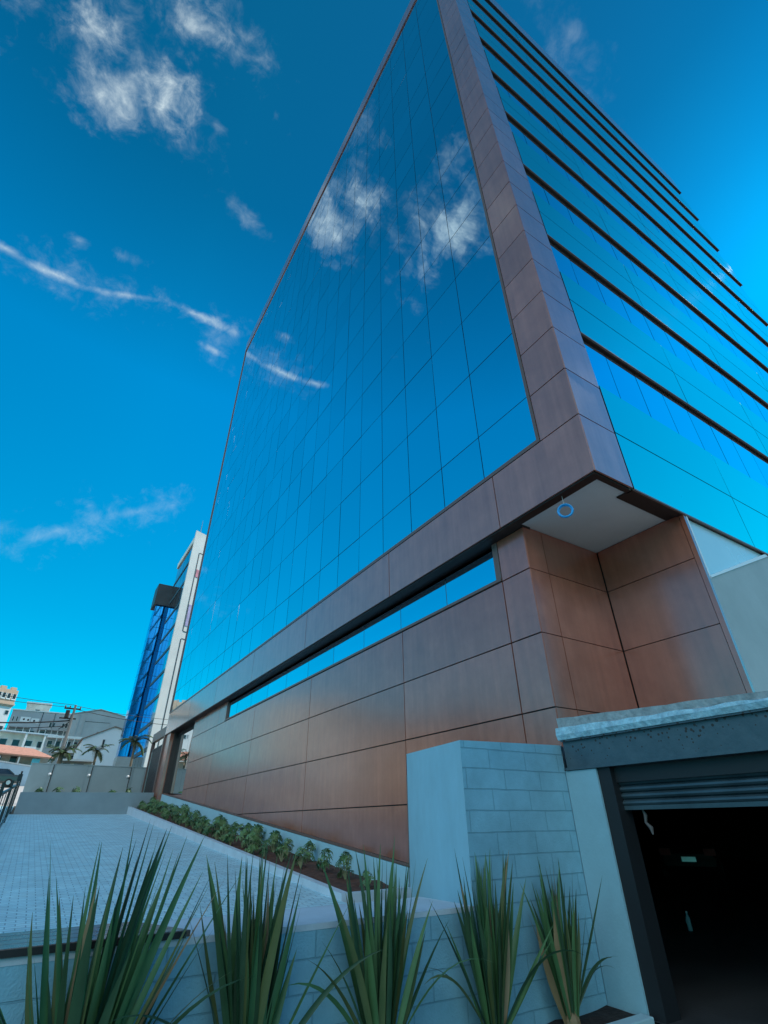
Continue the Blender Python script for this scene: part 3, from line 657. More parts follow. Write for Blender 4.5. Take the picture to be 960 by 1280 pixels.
spots = []
while y < 32.2:
    for xx in ((5.15, 5.75) if y > 12.5 else (5.5,)):
        spots.append((xx+rnd.uniform(-0.15, 0.15), y+rnd.uniform(-0.15, 0.15)))
    y += 0.85 if y < 13 else 0.6
for i, (x, y) in enumerate(spots):
    p = protos[i % 4]; o = p if i < 4 else copy_tree(p)
    if i == 0: o['label'] = 'young cut-leaved plant nearest the block pier end of the long planter'
    elif i == len(spots)-1: o['label'] = 'young cut-leaved plant farthest up the long planter, beside the brown entrance column'
    else: o['label'] = 'young cut-leaved plant in the middle run of the long planter against the brown clad wall'
    o.location = (x, y, kz(y)-0.07); o.rotation_euler.z = rnd.uniform(0, 6.28); s = rnd.uniform(0.65, 1.15)*(1.0 if y > 14 else 0.85); o.scale = (s, s, s)
# ------------------------------------------------------------------ far bed and grey boundary wall
FB = empty('raised_bed', (0, 0, 0), 0, 'raised grey rendered planting bed closing the far end of the courtyard', 'planter')
mb = MB(); mb.ext([(-0.28, 32.7, 0.3), (5.84, 32.7, 0.3), (5.84, 32.7, 1.52), (-0.28, 32.7, 1.44)], (0, 0.15, 0)); mb.box(-0.28, -0.13, 32.85, 38, 0.3, 1.43)
mb.build('bed_wall', MT['bed_render'], FB)
mb = MB(); mb.box(-0.13, 5.84, 32.85, 38, 0.6, 1.40); mb.build('soil', MT['darksoil'], FB)
BW = empty('boundary_wall', (0, 0, 0), 0, 'plain grey rendered boundary wall at the far end of the courtyard with small round lamps', 'wall')
mb = MB(); jl = [-0.25, 0.72, 2.70, 5.30, 5.95, 7.5]
for i in range(5): mb.box(jl[i]+0.012, jl[i+1]-0.012, 38.0, 38.2, 0.6, 3.12)
mb.box(-0.2, 7.4, 38.03, 38.18, 0.6, 3.10)
mb.build('wall_panels', MT['grey_render'], BW)
mb = MB(); mb.box(-0.27, 7.5, 37.97, 38.23, 3.12, 3.16); mb.build('coping', MT['grey_render'], BW)
for k, x in enumerate((0.81, 2.86, 5.04)):
    o = empty('wall_lamp', (x, 37.96, 2.60), 0, ['small round white lamp on the grey boundary wall, nearest the black gate', 'small round white lamp at the middle of the grey boundary wall', 'small round white lamp on the grey boundary wall, nearest the brown portal'][k], 'lamp', 'round lamps on the boundary wall')
    mb = MB(); mb.tube([(0, 0.04, 0), (0, 0.0, 0), (0, -0.04, 0), (0, -0.06, 0)], [0.06, 0.085, 0.07, 0.03], 14); mb.build('lamp_shade', mat('white lamp plastic', (0.85, 0.85, 0.85), 0.4), o, smooth=True)
    mb = MB(); mb.tube([(0.1, 0.0, 0.5), (0.1, 0.0, -1.15)], 0.02, 6); mb.build('conduit', MT['gap'], o)
bedn = ['low dark shrub in the raised bed near the black gate', 'low dark shrub in the raised bed left of the middle lamp', 'low dark shrub in the raised bed right of the middle lamp', 'low dark shrub in the raised bed under the right lamp', 'low dark shrub in the raised bed beside the brown portal']
for k, x in enumerate((0.5, 1.5, 2.4, 4.3, 5.2)):
    o = empty('low_shrub', (x, 37.3, 1.40), k*1.3, bedn[k], 'plant', 'small shrubs in the raised bed')
    youngplant(80+k, 9, 0.36+0.1*(k == 4), 0.26).build('leaves', [MT['young'][1]]*3, o)
# ------------------------------------------------------------------ palms behind the wall
def palm(x, y, z0, H, crown, seed, label, nfr=11, thick=0.09):
    rnd = random.Random(seed); o = empty('palm_tree', (x, y, z0), 0, label, 'palm', 'young palms behind the boundary wall')
    mb = MB(); mb.tube([(0, 0, 0), (0.03, 0, H*0.5), (0.0, 0.02, H)], [thick*1.3, thick, thick*0.8], 9); mb.build('trunk', mat('palm trunk', (0.16, 0.13, 0.09), 0.9, noise=(8, 0.3, 5)), o, smooth=True)
    mb = MB()
    for i in range(nfr):
        a = 6.283*i/nfr+rnd.uniform(-0.3, 0.3); up = rnd.uniform(0.0, 2.2); L = crown*rnd.uniform(0.75, 1.1)
        p = Vector((0, 0, H-0.05)); d = Vector((math.cos(a), math.sin(a), up)).normalized(); pts = [p.copy()]; dro = rnd.uniform(-0.12, -0.3)
        for s in range(9):
            p = p+d*L/9; d = (d+Vector((0, 0, dro))).normalized(); pts.append(p.copy())
        mb.mi = 0; mb.tube(pts, [0.02*(1-i_/11) for i_ in range(10)], 4)
        for s in range(1, 10):
            q = pts[s]; tdir = (pts[s]-pts[s-1]).normalized(); sd_ = tdir.cross(Vector((0, 0, 1))).normalized()
            for sub in range(3):
                qq = pts[s-1].lerp(q, sub*0.33+0.16)
                for sg in (-1, 1):
                    ll = L*0.36*rnd.uniform(0.8, 1.15)*math.sin(min(1, (s+2)/6)*1.57)*(1.15-s/12)
                    dd = (sd_*sg+tdir*0.55+Vector((0, 0, -0.35))).normalized(); w = 0.042*crown
                    mb.mi = rnd.choice((0, 1)); e = dd.cross(Vector((0, 0, 1))).normalized()*w
                    mb.add([qq-e*0.5, qq+e*0.5, qq+dd*ll*0.6+e*0.5, qq+dd*ll, qq+dd*ll*0.6-e*0.5], [(0, 1, 2, 3, 4)])
    mb.build('crown', [leafmat('palm leaf', (0.035, 0.08, 0.03), (0.07, 0.13, 0.05)), leafmat('palm leaf light', (0.06, 0.11, 0.04), (0.11, 0.17, 0.07))], o)
palm(1.25, 42.5, gz(42.5), 3.0, 1.2, 11, 'dense dark palm by the utility pole behind the grey boundary wall', 18, 0.16)
palm(3.3, 42.5, gz(42.5), 3.2, 1.15, 12, 'slim young palm behind the middle of the grey boundary wall')
palm(5.55, 42.0, gz(42), 3.9, 1.3, 13, 'tall young palm behind the grey wall in front of the blue glass block', 12)
# ------------------------------------------------------------------ black gate at the left edge of the courtyard
BG = empty('sliding_gate', (0, 0, 0), 0, 'black metal barred gate along the left edge of the courtyard', 'gate')
blk = mat('black painted steel', (0.012, 0.013, 0.016), 0.35)
def gp(y): return gz(y)
mb = MB()
for (ya, yb) in ((13.5, 19.6), (21.4, 27.0), (28.2, 32.9)):
    mb.prism([(-0.47, ya, gp(ya)+0.12), (-0.42, ya, gp(ya)+0.12), (-0.42, yb, gp(yb)+0.12), (-0.47, yb, gp(yb)+0.12)], [(-0.47, ya, gp(ya)+0.18), (-0.42, ya, gp(ya)+0.18), (-0.42, yb, gp(yb)+0.18), (-0.47, yb, gp(yb)+0.18)])
    mb.prism([(-0.47, ya, gp(ya)+1.25), (-0.42, ya, gp(ya)+1.25), (-0.42, yb, gp(yb)+1.25), (-0.47, yb, gp(yb)+1.25)], [(-0.47, ya, gp(ya)+1.31), (-0.42, ya, gp(ya)+1.31), (-0.42, yb, gp(yb)+1.31), (-0.47, yb, gp(yb)+1.31)])
    q = ya+0.1
    while q < yb: mb.box(-0.455, -0.435, q, q+0.02, gp(q)+0.15, gp(q)+1.28); q += 1.9
mb.build('bars', blk, BG)
for ya in (19.6, 27.0, 13.4, 32.9):
    mb = MB(); mb.box(-0.47, -0.41, ya, ya+0.07, gp(ya)-0.1, gp(ya)+1.5); mb.build('post', blk, BG)
mb = MB(); mb.box(-0.60, -0.42, 32.6, 33.05, 1.9, 2.2); mb.tube([(-0.5, 32.8, 2.2), (-0.5, 32.8, 2.34)], 0.04, 8); mb.build('gate_motor', blk, BG)

# ------------------------------------------------------------------ blue ring hanging at the overhang
RG = empty('hanging_ring', (5.97, 4.02, 4.27), 0, 'bright blue coiled ring hanging on a wire from the dark lip of the overhang', 'hose coil')
blue = mat('bright blue plastic', (0.0, 0.36, 0.80), 0.35)
mb = MB()
for q, (rr, off) in enumerate(((0.115, 0), (0.105, 0.016), (0.112, -0.016), (0.098, 0.004))):
    c0 = Vector((0, 0, -0.115)); pts = []
    for k in range(29):
        a = 6.283*k/28; pts.append(c0+Vector((math.sin(a)*rr*0.55, -math.sin(a)*rr*0.83, math.cos(a)*rr))+Vector((0.83*off, 0.55*off, 0)))
    mb.tube(pts, 0.012, 7, cap=False)
mb.build('coil', blue, RG, smooth=True)
mb = MB(); mb.tube([(0, 0, 0.165), (0, 0, 0.0)], 0.004, 5); mb.build('hanging_wire', mat('pale wire', (0.6, 0.6, 0.6), 0.5), RG)

# ------------------------------------------------------------------ cars
def car(name_label, loc, rz, paint, dark=False, group=None):
    o = empty('parked_car', loc, rz, name_label, 'car', group)
    L, Wd = 4.3, 1.7
    P = mat('car paint', paint, 0.35, coat=0.0 if dark else 0.8, spec=0.15 if dark else 0.5); Gl = mat('car glass', (0.02, 0.025, 0.03), 0.08, spec=0.8)
    st = [(-2.15, 0.38, 0.70, 0.88), (-2.08, 0.28, 0.92, 0.96), (-1.35, 0.24, 0.98, 1.0), (-0.9, 0.24, 1.0, 1.0), (0.7, 0.24, 0.98, 1.0), (1.1, 0.24, 0.93, 1.0), (1.85, 0.26, 0.80, 0.95), (2.12, 0.34, 0.66, 0.86)]
    mb = MB(); vs = []
    for (x, zb, zt, ws) in st:
        w = Wd/2*ws; vs += [(x, -w*0.94, zb), (x, -w, zb+0.2), (x, -w, zt-0.18), (x, -w*0.88, zt), (x, w*0.88, zt), (x, w, zt-0.18), (x, w, zb+0.2), (x, w*0.94, zb)]
    mb.add(vs, [(i*8+k, i*8+(k+1) % 8, (i+1)*8+(k+1) % 8, (i+1)*8+k) for i in range(7) for k in range(8)]+[tuple(range(8)), tuple(56+k for k in range(8))])
    body = mb.build('body', P, o, smooth=False)
    cab = [(-1.55, 0.97, 0.72), (-1.0, 1.36, 0.60), (-0.2, 1.43, 0.60), (0.35, 1.36, 0.60), (1.05, 0.96, 0.72)]
    mb = MB(); vs = []
    for (x, z, w) in cab: vs += [(x, -w, z), (x, w, z)]
    for (x, z, w) in ((-1.55, .9, .74), (1.05, .9, .74)): vs += [(x, -w, z), (x, w, z)]
    n = 5
    fs = [(2*i, 2*i+1, 2*i+3, 2*i+2) for i in range(4)]
    vs2 = [(x, s*0.76, 0.95) for x, z, w in cab for s in (-1, 1)]
    nb = len(vs); vs += vs2
    for i in range(4):
        fs += [(2*i, 2*i+2, nb+2*i+2, nb+2*i), (2*i+1, nb+2*i+1, nb+2*i+3, 2*i+3)]
    mb.add(vs, fs); mb.build('windows', Gl, o)
    mb = MB(); mb.prism([(-1.02, -0.605, 1.36), (-1.02, 0.605, 1.36), (0.37, 0.605, 1.36), (0.37, -0.605, 1.36)], [(-0.9, -0.55, 1.42), (-0.9, 0.55, 1.42), (0.2, 0.55, 1.42), (0.2, -0.55, 1.42)])
    for s in (-1, 1):
        mb.tube([(-0.3, s*0.77, 0.96), (-0.28, s*0.615, 1.38)], 0.035, 6); mb.tube([(1.05, s*0.74, 0.96), (0.36, s*0.61, 1.37)], 0.03, 6); mb.tube([(-1.55, s*0.74, 0.97), (-1.0, s*0.61, 1.37)], 0.045, 6)
    mb.build('roof', P, o)
    for wx in (-1.3, 1.32):
        for s in (-1, 1):
            mb = MB(); mb.tube([(wx, s*0.70, 0.31), (wx, s*0.86, 0.31)], 0.31, 20); w = mb.build('wheel', mat('tyre', (0.02, 0.02, 0.02), 0.9), o)
            mb = MB(); mb.tube([(wx, s*0.83, 0.31), (wx, s*0.875, 0.31)], [0.19, 0.17], 16); mb.build('rim', mat('rim alloy', (0.55, 0.55, 0.56), 0.35, 0.8), w)
    for s in (-1, 1):
        mb = MB(); mb.box(-2.17, -2.06, s*0.62-0.16, s*0.62+0.16, 0.66, 0.84); mb.build('tail_light', mat('red lens', (0.16, 0.008, 0.008), 0.4, 0.5), o)
        mb = MB(); mb.box(1.98, 2.13, s*0.58-0.15, s*0.58+0.15, 0.52, 0.66); mb.build('headlight', mat('lamp lens', (0.6, 0.6, 0.6), 0.15), o)
    mb = MB(); mb.box(-2.2, -2.14, -0.2, 0.2, 0.50, 0.63); mb.build('number_plate', mat('plate white', (0.95, 0.95, 0.95), 0.35, 0.9), o)
    return o
car('dark saloon car parked on the sunlit street beyond the black gate', (-3.0, 61.5, gz(61.5)+0.02), R(180), (0.03, 0.045, 0.045))
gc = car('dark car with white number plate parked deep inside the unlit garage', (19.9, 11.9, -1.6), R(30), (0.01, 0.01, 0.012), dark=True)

# bottle on the garage floor
BT = empty('plastic_bottle', (10.4, 6.5-2.8, -1.6), 0, 'crumpled clear plastic bottle standing on the dark garage floor', 'bottle')
BT.location = (10.25, 6.47, -1.6)
mb = MB(); mb.tube([(0, 0, 0.0), (0, 0, 0.012), (0.004, 0, 0.07), (-0.003, 0.003, 0.12), (0.006, 0, 0.17), (0.01, 0, 0.20), (0.012, 0, 0.235)], [0.034, 0.04, 0.036, 0.041, 0.037, 0.022, 0.014], 12)
mb.build('bottle_body', mat('clear plastic', (0.55, 0.75, 0.8), 0.15, trans=0.35), BT, smooth=True)
mb = MB(); mb.tube([(0.012, 0, 0.235), (0.013, 0, 0.262)], 0.017, 10); mb.build('cap', mat('white cap', (0.7, 0.75, 0.78), 0.4), BT)

# ------------------------------------------------------------------ second tower
T2 = empty('distant_tower', (10.75, 70, 0), 0, 'pale concrete and glass tower rising behind the left end of the mirrored building', 'building')
conc = mat('pale tower concrete', (0.84, 0.80, 0.74), 0.8, noise=(0.22, 0.10, 5, (0.66, 0.64, 0.60)))
darkp = mat('charcoal cladding', (0.045, 0.05, 0.055), 0.5, noise=(0.8, 0.2, 4))
gl2 = glassmat('distant glass', (0.22, 0.36, 0.42), 0.08, 0.02)
bl2 = glassmat('deep blue glass', (0.03, 0.40, 0.86), 0.06, 0.02)
ey = math.tan(R(24))
def fr(u, d, z): return (u+d*0.4, u*ey-d*0.9, z)          # a point on the turned front face
def frbox(mb, u0, u1, d0, d1, z0, z1):
    q = [fr(u0, d0, 0), fr(u1, d0, 0), fr(u1, d1, 0), fr(u0, d1, 0)]
    mb.prism([(a, b, z0) for a, b, _ in q], [(a, b, z1) for a, b, _ in q])
mb = MB(); mb.prism([(0, 0, 1), (7, 7*ey, 1), (7, 11, 1), (0.35, 11, 1), (0.35, 0.5, 1), (0, 0.5, 1)], [(0, 0, 38.0), (7, 7*ey, 38.0), (7, 11, 37.2), (0.35, 11, 37.2), (0.35, 0.5, 37.2), (0, 0.5, 38.0)])
mb.build('tower_wall', conc, T2)
fz = [4.5+3.15*k for k in range(11)]
for k in range(10):
    mb = MB(); panels_x(mb, 0.10, [0.5, 3.0, 5.6, 8.2, 10.9], [fz[k]+0.45, fz[k+1]], t=0.05, gap=0.12, tilt=0.004); w = mb.build('ribbon_window', gl2, T2)
    boxpart('window_frame', darkp, w, (0.16, 0.34, 0.5, 11, fz[k]+0.42, fz[k+1]), (0.04, 0.34, 0.5, 11, fz[k], fz[k]+0.41))
boxpart('roof_slab', conc, T2, (-0.06, 0.34, 0.5, 11, 36.05, 36.9))
for (z0, z1) in ((6.5, 21.5), (22.6, 34.6)):
    mb = MB(); frbox(mb, 1.10, 1.22, 0.0, 0.03, z0, z1); frbox(mb, 1.24, 6.9, 0.0, 0.03, z0-0.1, z0+0.04); frbox(mb, 1.24, 6.9, 0.0, 0.03, z1, z1+0.12)
    mb.build('recess_line', darkp, T2)
for k, (z0, z1, c) in enumerate(((30.8, 32.0, (0.65, 0.22, 0.28)), (23.4, 26.5, (0.45, 0.38, 0.60)))):
    mb = MB(); frbox(mb, 1.28, 2.1, 0.0, 0.06, z0, z1); mb.build('sign_panel', mat('coloured panel', c, 0.6, noise=(1.2, 0.3, 3)), T2)
mb = MB(); mb.tube([(0.7, 0.6, 38), (0.7, 0.6, 40.2)], [0.05, 0.02], 6); mb.build('antenna', MT['core'], T2)
T3 = empty('blue_glass_block', (9.25, 84, 0), 0, 'slim deep blue glass block with a charcoal box on top beside the pale tower', 'building')
mb = MB(); zz = [8.2+1.86*k for k in range(13)]; panels_y(mb, 0, [0, 0.9, 1.9, 2.9], zz, t=0.06, gap=0.06, tilt=0.006); panels_x(mb, -0.01, [0.05, 1.3, 2.6], zz, t=0.06, gap=0.07, tilt=0.006)
c_ = mb.build('glass_skin', bl2, T3); boxpart('glass_core', mat('pale blue joint', (0.05, 0.20, 0.42), 0.5), c_, (0.08, 6, 0.08, 2.6, 1, 30.3))
boxpart('charcoal_box', darkp, T3, (-0.35, 3.4, -0.4, 2.9, 30.45, 34.0))
boxpart('base_wall', MT['grey_render'], T3, (-0.1, 3.2, -0.15, 2.6, 2, 8.15))

# ------------------------------------------------------------------ houses up the hill
def house(name, label, x0, x1, y, z0, z1, dep, M, wins=(), rz=0, extra=None, wm=None, gable=None, roofm=None, cat='house', overhang=0.25, frame=True):
    o = empty(name, (x0, y, 0), rz, label, cat); w = x1-x0
    mb = MB()
    if gable:
        gx, gzv = gable
        prof = [(0, z0), (w, z0), (w, z1 if not isinstance(z1, tuple) else z1[1]), (gx-x0, gzv), (0, z1 if not isinstance(z1, tuple) else z1[0])]
        mb.prism([(a, 0, b) for a, b in prof], [(a, dep, b) for a, b in prof])
    else: mb.box(0, w, 0, dep, z0, z1)
    mb.build('walls', M, o)
    if gable and roofm:
        zl, zr = (z1, z1) if not isinstance(z1, tuple) else z1
        mb = MB(); th = 0.18
        for (a, az, b, bz_) in ((0, zl, gx-x0, gzv), (gx-x0, gzv, w, zr)):
            dx_ = b-a; k = (bz_-az)/dx_
            if a == 0: a -= 0.3; az -= 0.3*k
            if b == w: b += 0.3; bz_ += 0.3*k
            mb.prism([(a, -overhang, az+0.01), (b, -overhang, bz_+0.01), (b, dep, bz_+0.01), (a, dep, az+0.01)], [(a, -overhang, az+th), (b, -overhang, bz_+th), (b, dep, bz_+th), (a, dep, az+th)])
        mb.build('roof', roofm, o)
    dk = wm or mat('dark window glass', (0.03, 0.035, 0.04), 0.15)
    fr = mat('window frame', (0.55, 0.55, 0.53), 0.6)
    for (a, b, c, d) in wins:
        a -= x0; b -= x0
        mb = MB(); mb.box(a, b, -0.02, 0.1, c, d); wi = mb.build('window', dk, o)
        if frame:
            f_ = 0.08; mb = MB(); mb.box(a-f_, a, -0.07, 0.05, c-f_, d+f_); mb.box(b, b+f_, -0.07, 0.05, c-f_, d+f_); mb.box(a, b, -0.07, 0.05, c-f_, c); mb.box(a, b, -0.07, 0.05, d, d+f_); mb.build('frame', fr, wi)
    return o
beige = mat('beige render', (0.62, 0.42, 0.29), 0.85, noise=(0.4, 0.12, 6)); whitew = mat('white wall', (0.72, 0.72, 0.70), 0.85, noise=(0.25, 0.10, 6))
greyw = mat('grey house wall', (0.36, 0.38, 0.39), 0.85, noise=(0.2, 0.12, 6)); terr = mat('terracotta tiles', (0.52, 0.25, 0.17), 0.8, noise=(2.5, 0.25, 6), bump=(9, 0.5))
brownroof = mat('brown roof edge', (0.22, 0.17, 0.14), 0.8); lgrey = mat('light grey wall', (0.66, 0.68, 0.70), 0.85, noise=(0.2, 0.06, 6))
cream = mat('cream wall', (0.66, 0.61, 0.52), 0.85, noise=(0.5, 0.25, 6))
def grid(xs, zs, w, h): return [(x-w/2, x+w/2, z-h/2, z+h/2) for x in xs for z in zs]
hb = house('apartment_block', 'beige and white apartment block with notched roofline at the left edge', -28.2, -8.8, 183, 12, 30.6, 14, whitew, grid([-26, -22, -18, -14, -9.7], [24.6, 28.9], 0.9, 1.1), R(28), cat='building')
for a, b, z0_, z1_ in ((0, 19.4, 30.6, 35.2),):
    o_ = boxpart('upper_storeys', beige, hb, (0.0, 19.5, -0.35, 14, 30.62, 35.2), (-0.2, 19.7, -0.55, 14, 31.0, 31.4))
    for k in range(7): boxpart('merlon', beige, hb, (0.3+2.85*k, 1.75+2.85*k, -0.3, 0.6, 35.2, 35.95))
    for x in (1.5, 4, 7, 9.5, 12.0, 14.6, 15.9, 17.3, 18.8):
        wi = boxpart('window', mat('dark window glass', (0.03, 0.03, 0.03), 0.2), hb, (x-0.42, x+0.42, -0.42, -0.3, 32.7, 34.1))
        boxpart('frame', mat('white window frame', (0.8, 0.8, 0.78), 0.6), wi, (x-0.55, x-0.42, -0.46, -0.3, 32.4, 34.2), (x+0.42, x+0.55, -0.46, -0.3, 32.4, 34.2), (x-0.42, x+0.42, -0.46, -0.3, 32.4, 32.7))
gb = house('apartment_block', 'long grey concrete block with a white strip of round holes', -9.3, 5.4, 170, 12, 26.4, 12, greyw,
    grid([-8.6, -7.75], [24.3], 0.3, 1.1)+grid([-6.6, -3.9, -1.0], [21.0], 1.9, 1.3)+grid([0.2, 1.0, 3.2, 4.0], [23.4], 0.5, 1.1)+grid([-7.5, -4.5, 0.5, 3.5], [18.0], 1.6, 1.3), 0, cat='building')
boxpart('vent_panel', whitew, gb, (2.3, 4.55, -0.06, -0.01, 23.7, 24.9), (4.75, 6.6, -0.06, -0.01, 23.5, 24.7))
mb = MB()
for x, z in ((3.1, 24.3), (4.1, 24.2), (5.5, 24.1)): mb.tube([(x, -0.08, z), (x, 0.05, z)], 0.24, 12)
mb.build('round_vent', MT['gap'], gb)
boxpart('balcony', greyw, gb, (0.2, 5.4, -1.3, 0, 19.1, 20.1), (0.2, 5.4, -1.3, 0, 22.2, 22.5), (7.2, 14.5, -1.3, 0, 19.6, 20.4), (7.2, 14.5, -1.3, 0, 21.9, 22.15))
[boxpart('balcony_post', whitew, gb, (x, x+0.15, -1.3, -1.1, 20.1, 22.2)) for x in (0.3, 2.0, 3.7, 5.2, 7.4, 8.8, 10.2, 11.6, 13.0, 14.3)]
boxpart('downpipe', darkp, gb, (6.95, 7.1, -0.1, 0, 15, 26.4), (9.9, 10.0, -0.1, 0, 22.4, 26.3))
boxpart('parapet', whitew, gb, (-0.2, 14.9, -0.2, 0.1, 26.4, 26.65))
wt_ = house('rooftop_block', 'pale boxy water tank house standing above the long grey block', -6.8, -1.2, 176, 20, 29.4, 5, cream, grid([-4.0], [27.6], 1.0, 0.5), 0, cat='building')
boxpart('roof_edge', whitew, wt_, (-0.25, 5.85, -0.25, 5, 29.4, 29.75))
wc = house('white_house', 'white balconied house under the long grey block', -8.5, 2.2, 140, 8, 17.3, 10, cream, grid([-7.4, -5.0, -2.6, -0.2], [11.6, 15.4], 1.3, 1.2), R(16))
boxpart('balcony', whitew, wc, (0.3, 4.2, -1.2, 0, 13.2, 14.1), (5.2, 7.4, -1.2, 0, 13.0, 14.8)); boxpart('balcony_slab', MT['coping'], wc, (-0.2, 10.9, -1.3, 0, 17.3, 17.55), (0, 10.7, -1.25, 0, 12.75, 12.95))
boxpart('column', whitew, wc, (4.55, 4.95, -1.2, -0.9, 9, 17.3), (8.3, 8.6, -1.2, -0.9, 9, 17.3))
mh = house('balcony_house', 'grey house with thin white balcony posts behind the utility pole', 0.2, 6.2, 125, 8, 15.4, 8, greyw, grid([1.0, 2.4, 4.2, 5.4], [11.4, 13.8], 0.8, 1.1), 0)
boxpart('balcony', whitew, mh, (1.6, 6.0, -1.2, 0, 12.3, 12.5), (0.1, 6.1, -1.3, 0, 14.8, 15.2)); [boxpart('balcony_post', whitew, mh, (x, x+0.12, -1.2, -1.05, 12.5, 14.8)) for x in (1.7, 2.7, 3.7, 4.8, 5.9)]
gg = house('gabled_warehouse', 'large plain grey gabled building behind the white gabled house', 4.4, 18.5, 160, 10, (25.0, 25.0), 20, greyw, (), 0, gable=(10.6, 26.6), roofm=greyw, cat='building')
boxpart('pilaster', greyw, gg, (1.6, 1.85, -0.12, 0, 10, 25.1), (3.1, 3.25, -0.08, 0, 12, 25.4), (9.3, 9.4, -0.08, 0, 19, 23.4)); boxpart('trim_line', darkp, gg, (3.3, 9.2, -0.05, 0, 23.4, 23.5))
wh = house('gabled_house', 'pale blue-grey gabled house with one narrow slit window', 5.5, 12.3, 105, 6, (12.6, 14.2), 14, lgrey, [(8.62, 8.92, 11.5, 12.7)], 0, gable=(9.95, 14.8), roofm=brownroof)
boxpart('chimney_pot', brownroof, wh, (1.9, 2.3, 1, 1.5, 13.2, 14.0))
oh = house('porch_house', 'low house with a bright orange tiled roof behind the blue-white street wall', -14, 1.5, 105, 5, 9.9, 9, cream, [(-9, -8, 8.6, 9.6), (-6.2, -5.0, 8.6, 9.6), (-3.8, -2.9, 8.4, 9.6)], R(4))
mb = MB(); mb.prism([(-0.4, -2.4, 10.05), (16.1, -2.4, 9.25), (13.2, 3.5, 11.0), (0, 3.5, 12.0)], [(-0.4, -2.4, 10.25), (16.1, -2.4, 9.45), (13.2, 3.5, 11.2), (0, 3.5, 12.2)]); mb.build('tiled_roof', terr, oh)
[boxpart('porch_post', whitew, oh, (x, x+0.22, -2.1, -1.9, 5, 9.4)) for x in (5.0, 8.6, 11.2, 15.3)]; boxpart('door', mat('turquoise door', (0.10, 0.50, 0.60), 0.5), oh, (13.1, 14.2, -2.0, -1.9, 7.6, 9.25)); boxpart('porch_wall', cream, oh, (0, 13, -2.2, -2.0, 5, 8.1))
aw = house('low_shed', 'low shed with a pale flat awning behind the grey boundary wall', 2.6, 6.6, 88, 4, 7.6, 5, cream, [(3.0, 3.9, 6.4, 7.4), (4.4, 5.6, 6.4, 7.4)], 0)
boxpart('awning', whitew, aw, (-0.4, 4.3, -1.4, 0.5, 7.62, 7.85))
sw_ = empty('street_wall', (0, 0, 0), 0, 'blue-white painted wall along the street behind the dark parked car', 'wall')
mb = MB(); mb.prism([(-22, 64, 1), (-0.3, 64, 1), (-0.3, 64.2, 1), (-22, 64.2, 1)], [(-22, 64, 7.6), (-0.3, 64, 4.95), (-0.3, 64.2, 4.95), (-22, 64.2, 7.6)]); mb.build('painted_face', mat('blue white paint', (0.45, 0.60, 0.70), 0.8, noise=(0.7, 0.12, 5)), sw_)
mb = MB(); mb.prism([(-22, 63.95, 7.61), (-0.3, 63.95, 4.96), (-0.3, 64.25, 4.96), (-22, 64.25, 7.61)], [(-22, 63.95, 7.72), (-0.3, 63.95, 5.07), (-0.3, 64.25, 5.07), (-22, 64.25, 7.72)]); mb.build('coping', whitew, sw_)
for k_, (y_, w_, h_, M_, l_) in enumerate(((14, 13, 4.5, cream, 'cream two-storey street house opposite the tower, seen only as a reflection'), (30, 13, 6.5, beige, 'beige street house with brown shutters, seen only as a reflection'), (46, 11, 7.5, whitew, 'white street house opposite the black gate, seen only as a reflection'))):
    g0 = gz(y_); hh_ = house('street_house', l_, -14.0, -14.0+w_, y_, g0-1.5, g0+h_, 9, M_, grid([-12.0+3.2*q for q in range(3)], [g0+1.6, g0+4.6][:1 if h_ < 6 else 2], 1.1, 1.2), R(90))
    boxpart('eaves', brownroof, hh_, (-0.3, w_+0.3, -0.35, 9, g0+h_, g0+h_+0.2))
rb = house('street_house', 'cream house across the street, outside the frame but mirrored in the glass', -34, -22, 78, 3, 17, 14, cream, grid([-32, -29.5, -27, -24.5], [8, 11.5, 15], 1.2, 1.4), R(-30))
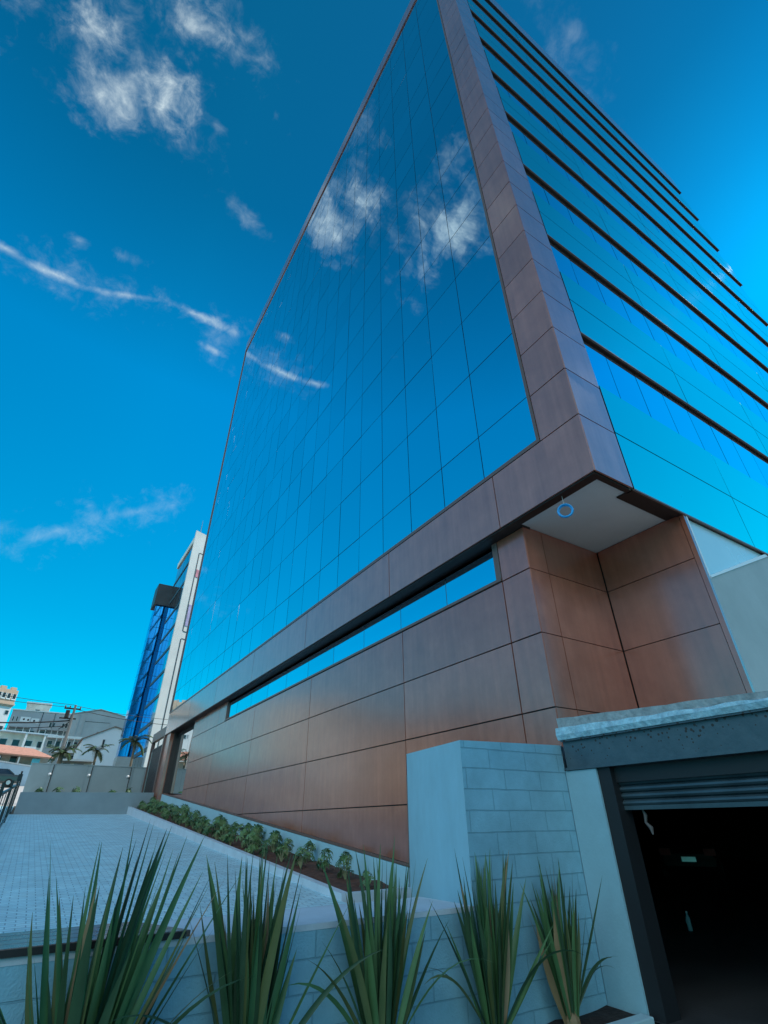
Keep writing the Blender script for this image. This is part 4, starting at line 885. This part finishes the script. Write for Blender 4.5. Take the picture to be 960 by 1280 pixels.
# utility pole and wires
UP = empty('utility_pole', (1.4, 50, gz(50)), R(0), 'grey concrete utility pole with crossarms behind the boundary wall', 'pole')
pm = mat('pole concrete', (0.20, 0.19, 0.18), 0.85)
hp = 8.5-gz(50)
mb = MB(); mb.tube([(0, 0, -0.2), (0, 0, hp)], [0.15, 0.09], 10); mb.build('pole_shaft', pm, UP)
mb = MB(); mb.box(-0.75, 0.45, -0.05, 0.05, hp-0.35, hp-0.24); mb.box(-0.9, 0.3, -0.05, 0.05, hp-1.1, hp-1.0); mb.tube([(-0.7, 0, hp-1.9), (0, 0, hp-1.2)], 0.03, 6); mb.build('crossarm', MT['dark_under'], UP)
mb = MB(); mb.tube([(-0.42, -0.1, hp-1.0), (-0.42, -0.1, hp-0.45)], 0.16, 10); mb.build('transformer', MT['garagewall'], UP)
mb = MB()
for x in (-0.7, -0.35, 0.0, 0.4): mb.tube([(x, 0, hp-0.24), (x, 0, hp-0.08)], 0.05, 8)
mb.build('insulator', mat('brown porcelain', (0.2, 0.08, 0.05), 0.3), UP)
wl = ['topmost overhead wire running across the far houses', 'second overhead wire below the top one', 'overhead wire rising to the right of the pole', 'thick sagging cable low across the far houses', 'thin sagging cable low across the grey block', 'lowest thick cable drooping beside the palm']
for k, (a, b, sag, r_) in enumerate((((-14, 47, 9.7), (1.35, 50, 8.5), 0.35, .018), ((-14, 48, 9.2), (1.0, 50, 8.3), 0.3, .018), ((1.4, 50, 8.45), (16, 58, 9.6), 0.4, .018), ((-14, 46, 7.0), (1.3, 50, 7.3), 0.7, .05), ((-14, 47, 6.5), (1.3, 50, 6.9), 0.6, .025), ((1.4, 50, 8.2), (16, 56, 8.8), 0.5, .022))):
    A, B_ = Vector(a), Vector(b); pts = []
    for i in range(17):
        t_ = i/16; p = A.lerp(B_, t_); p.z -= sag*4*t_*(1-t_); pts.append(p-A)
    mb = MB(); mb.tube(pts, r_, 5); me = mb.build('overhead_wire', MT['gap']); me.location = A; tag(me, wl[k], 'cable', 'overhead wires')
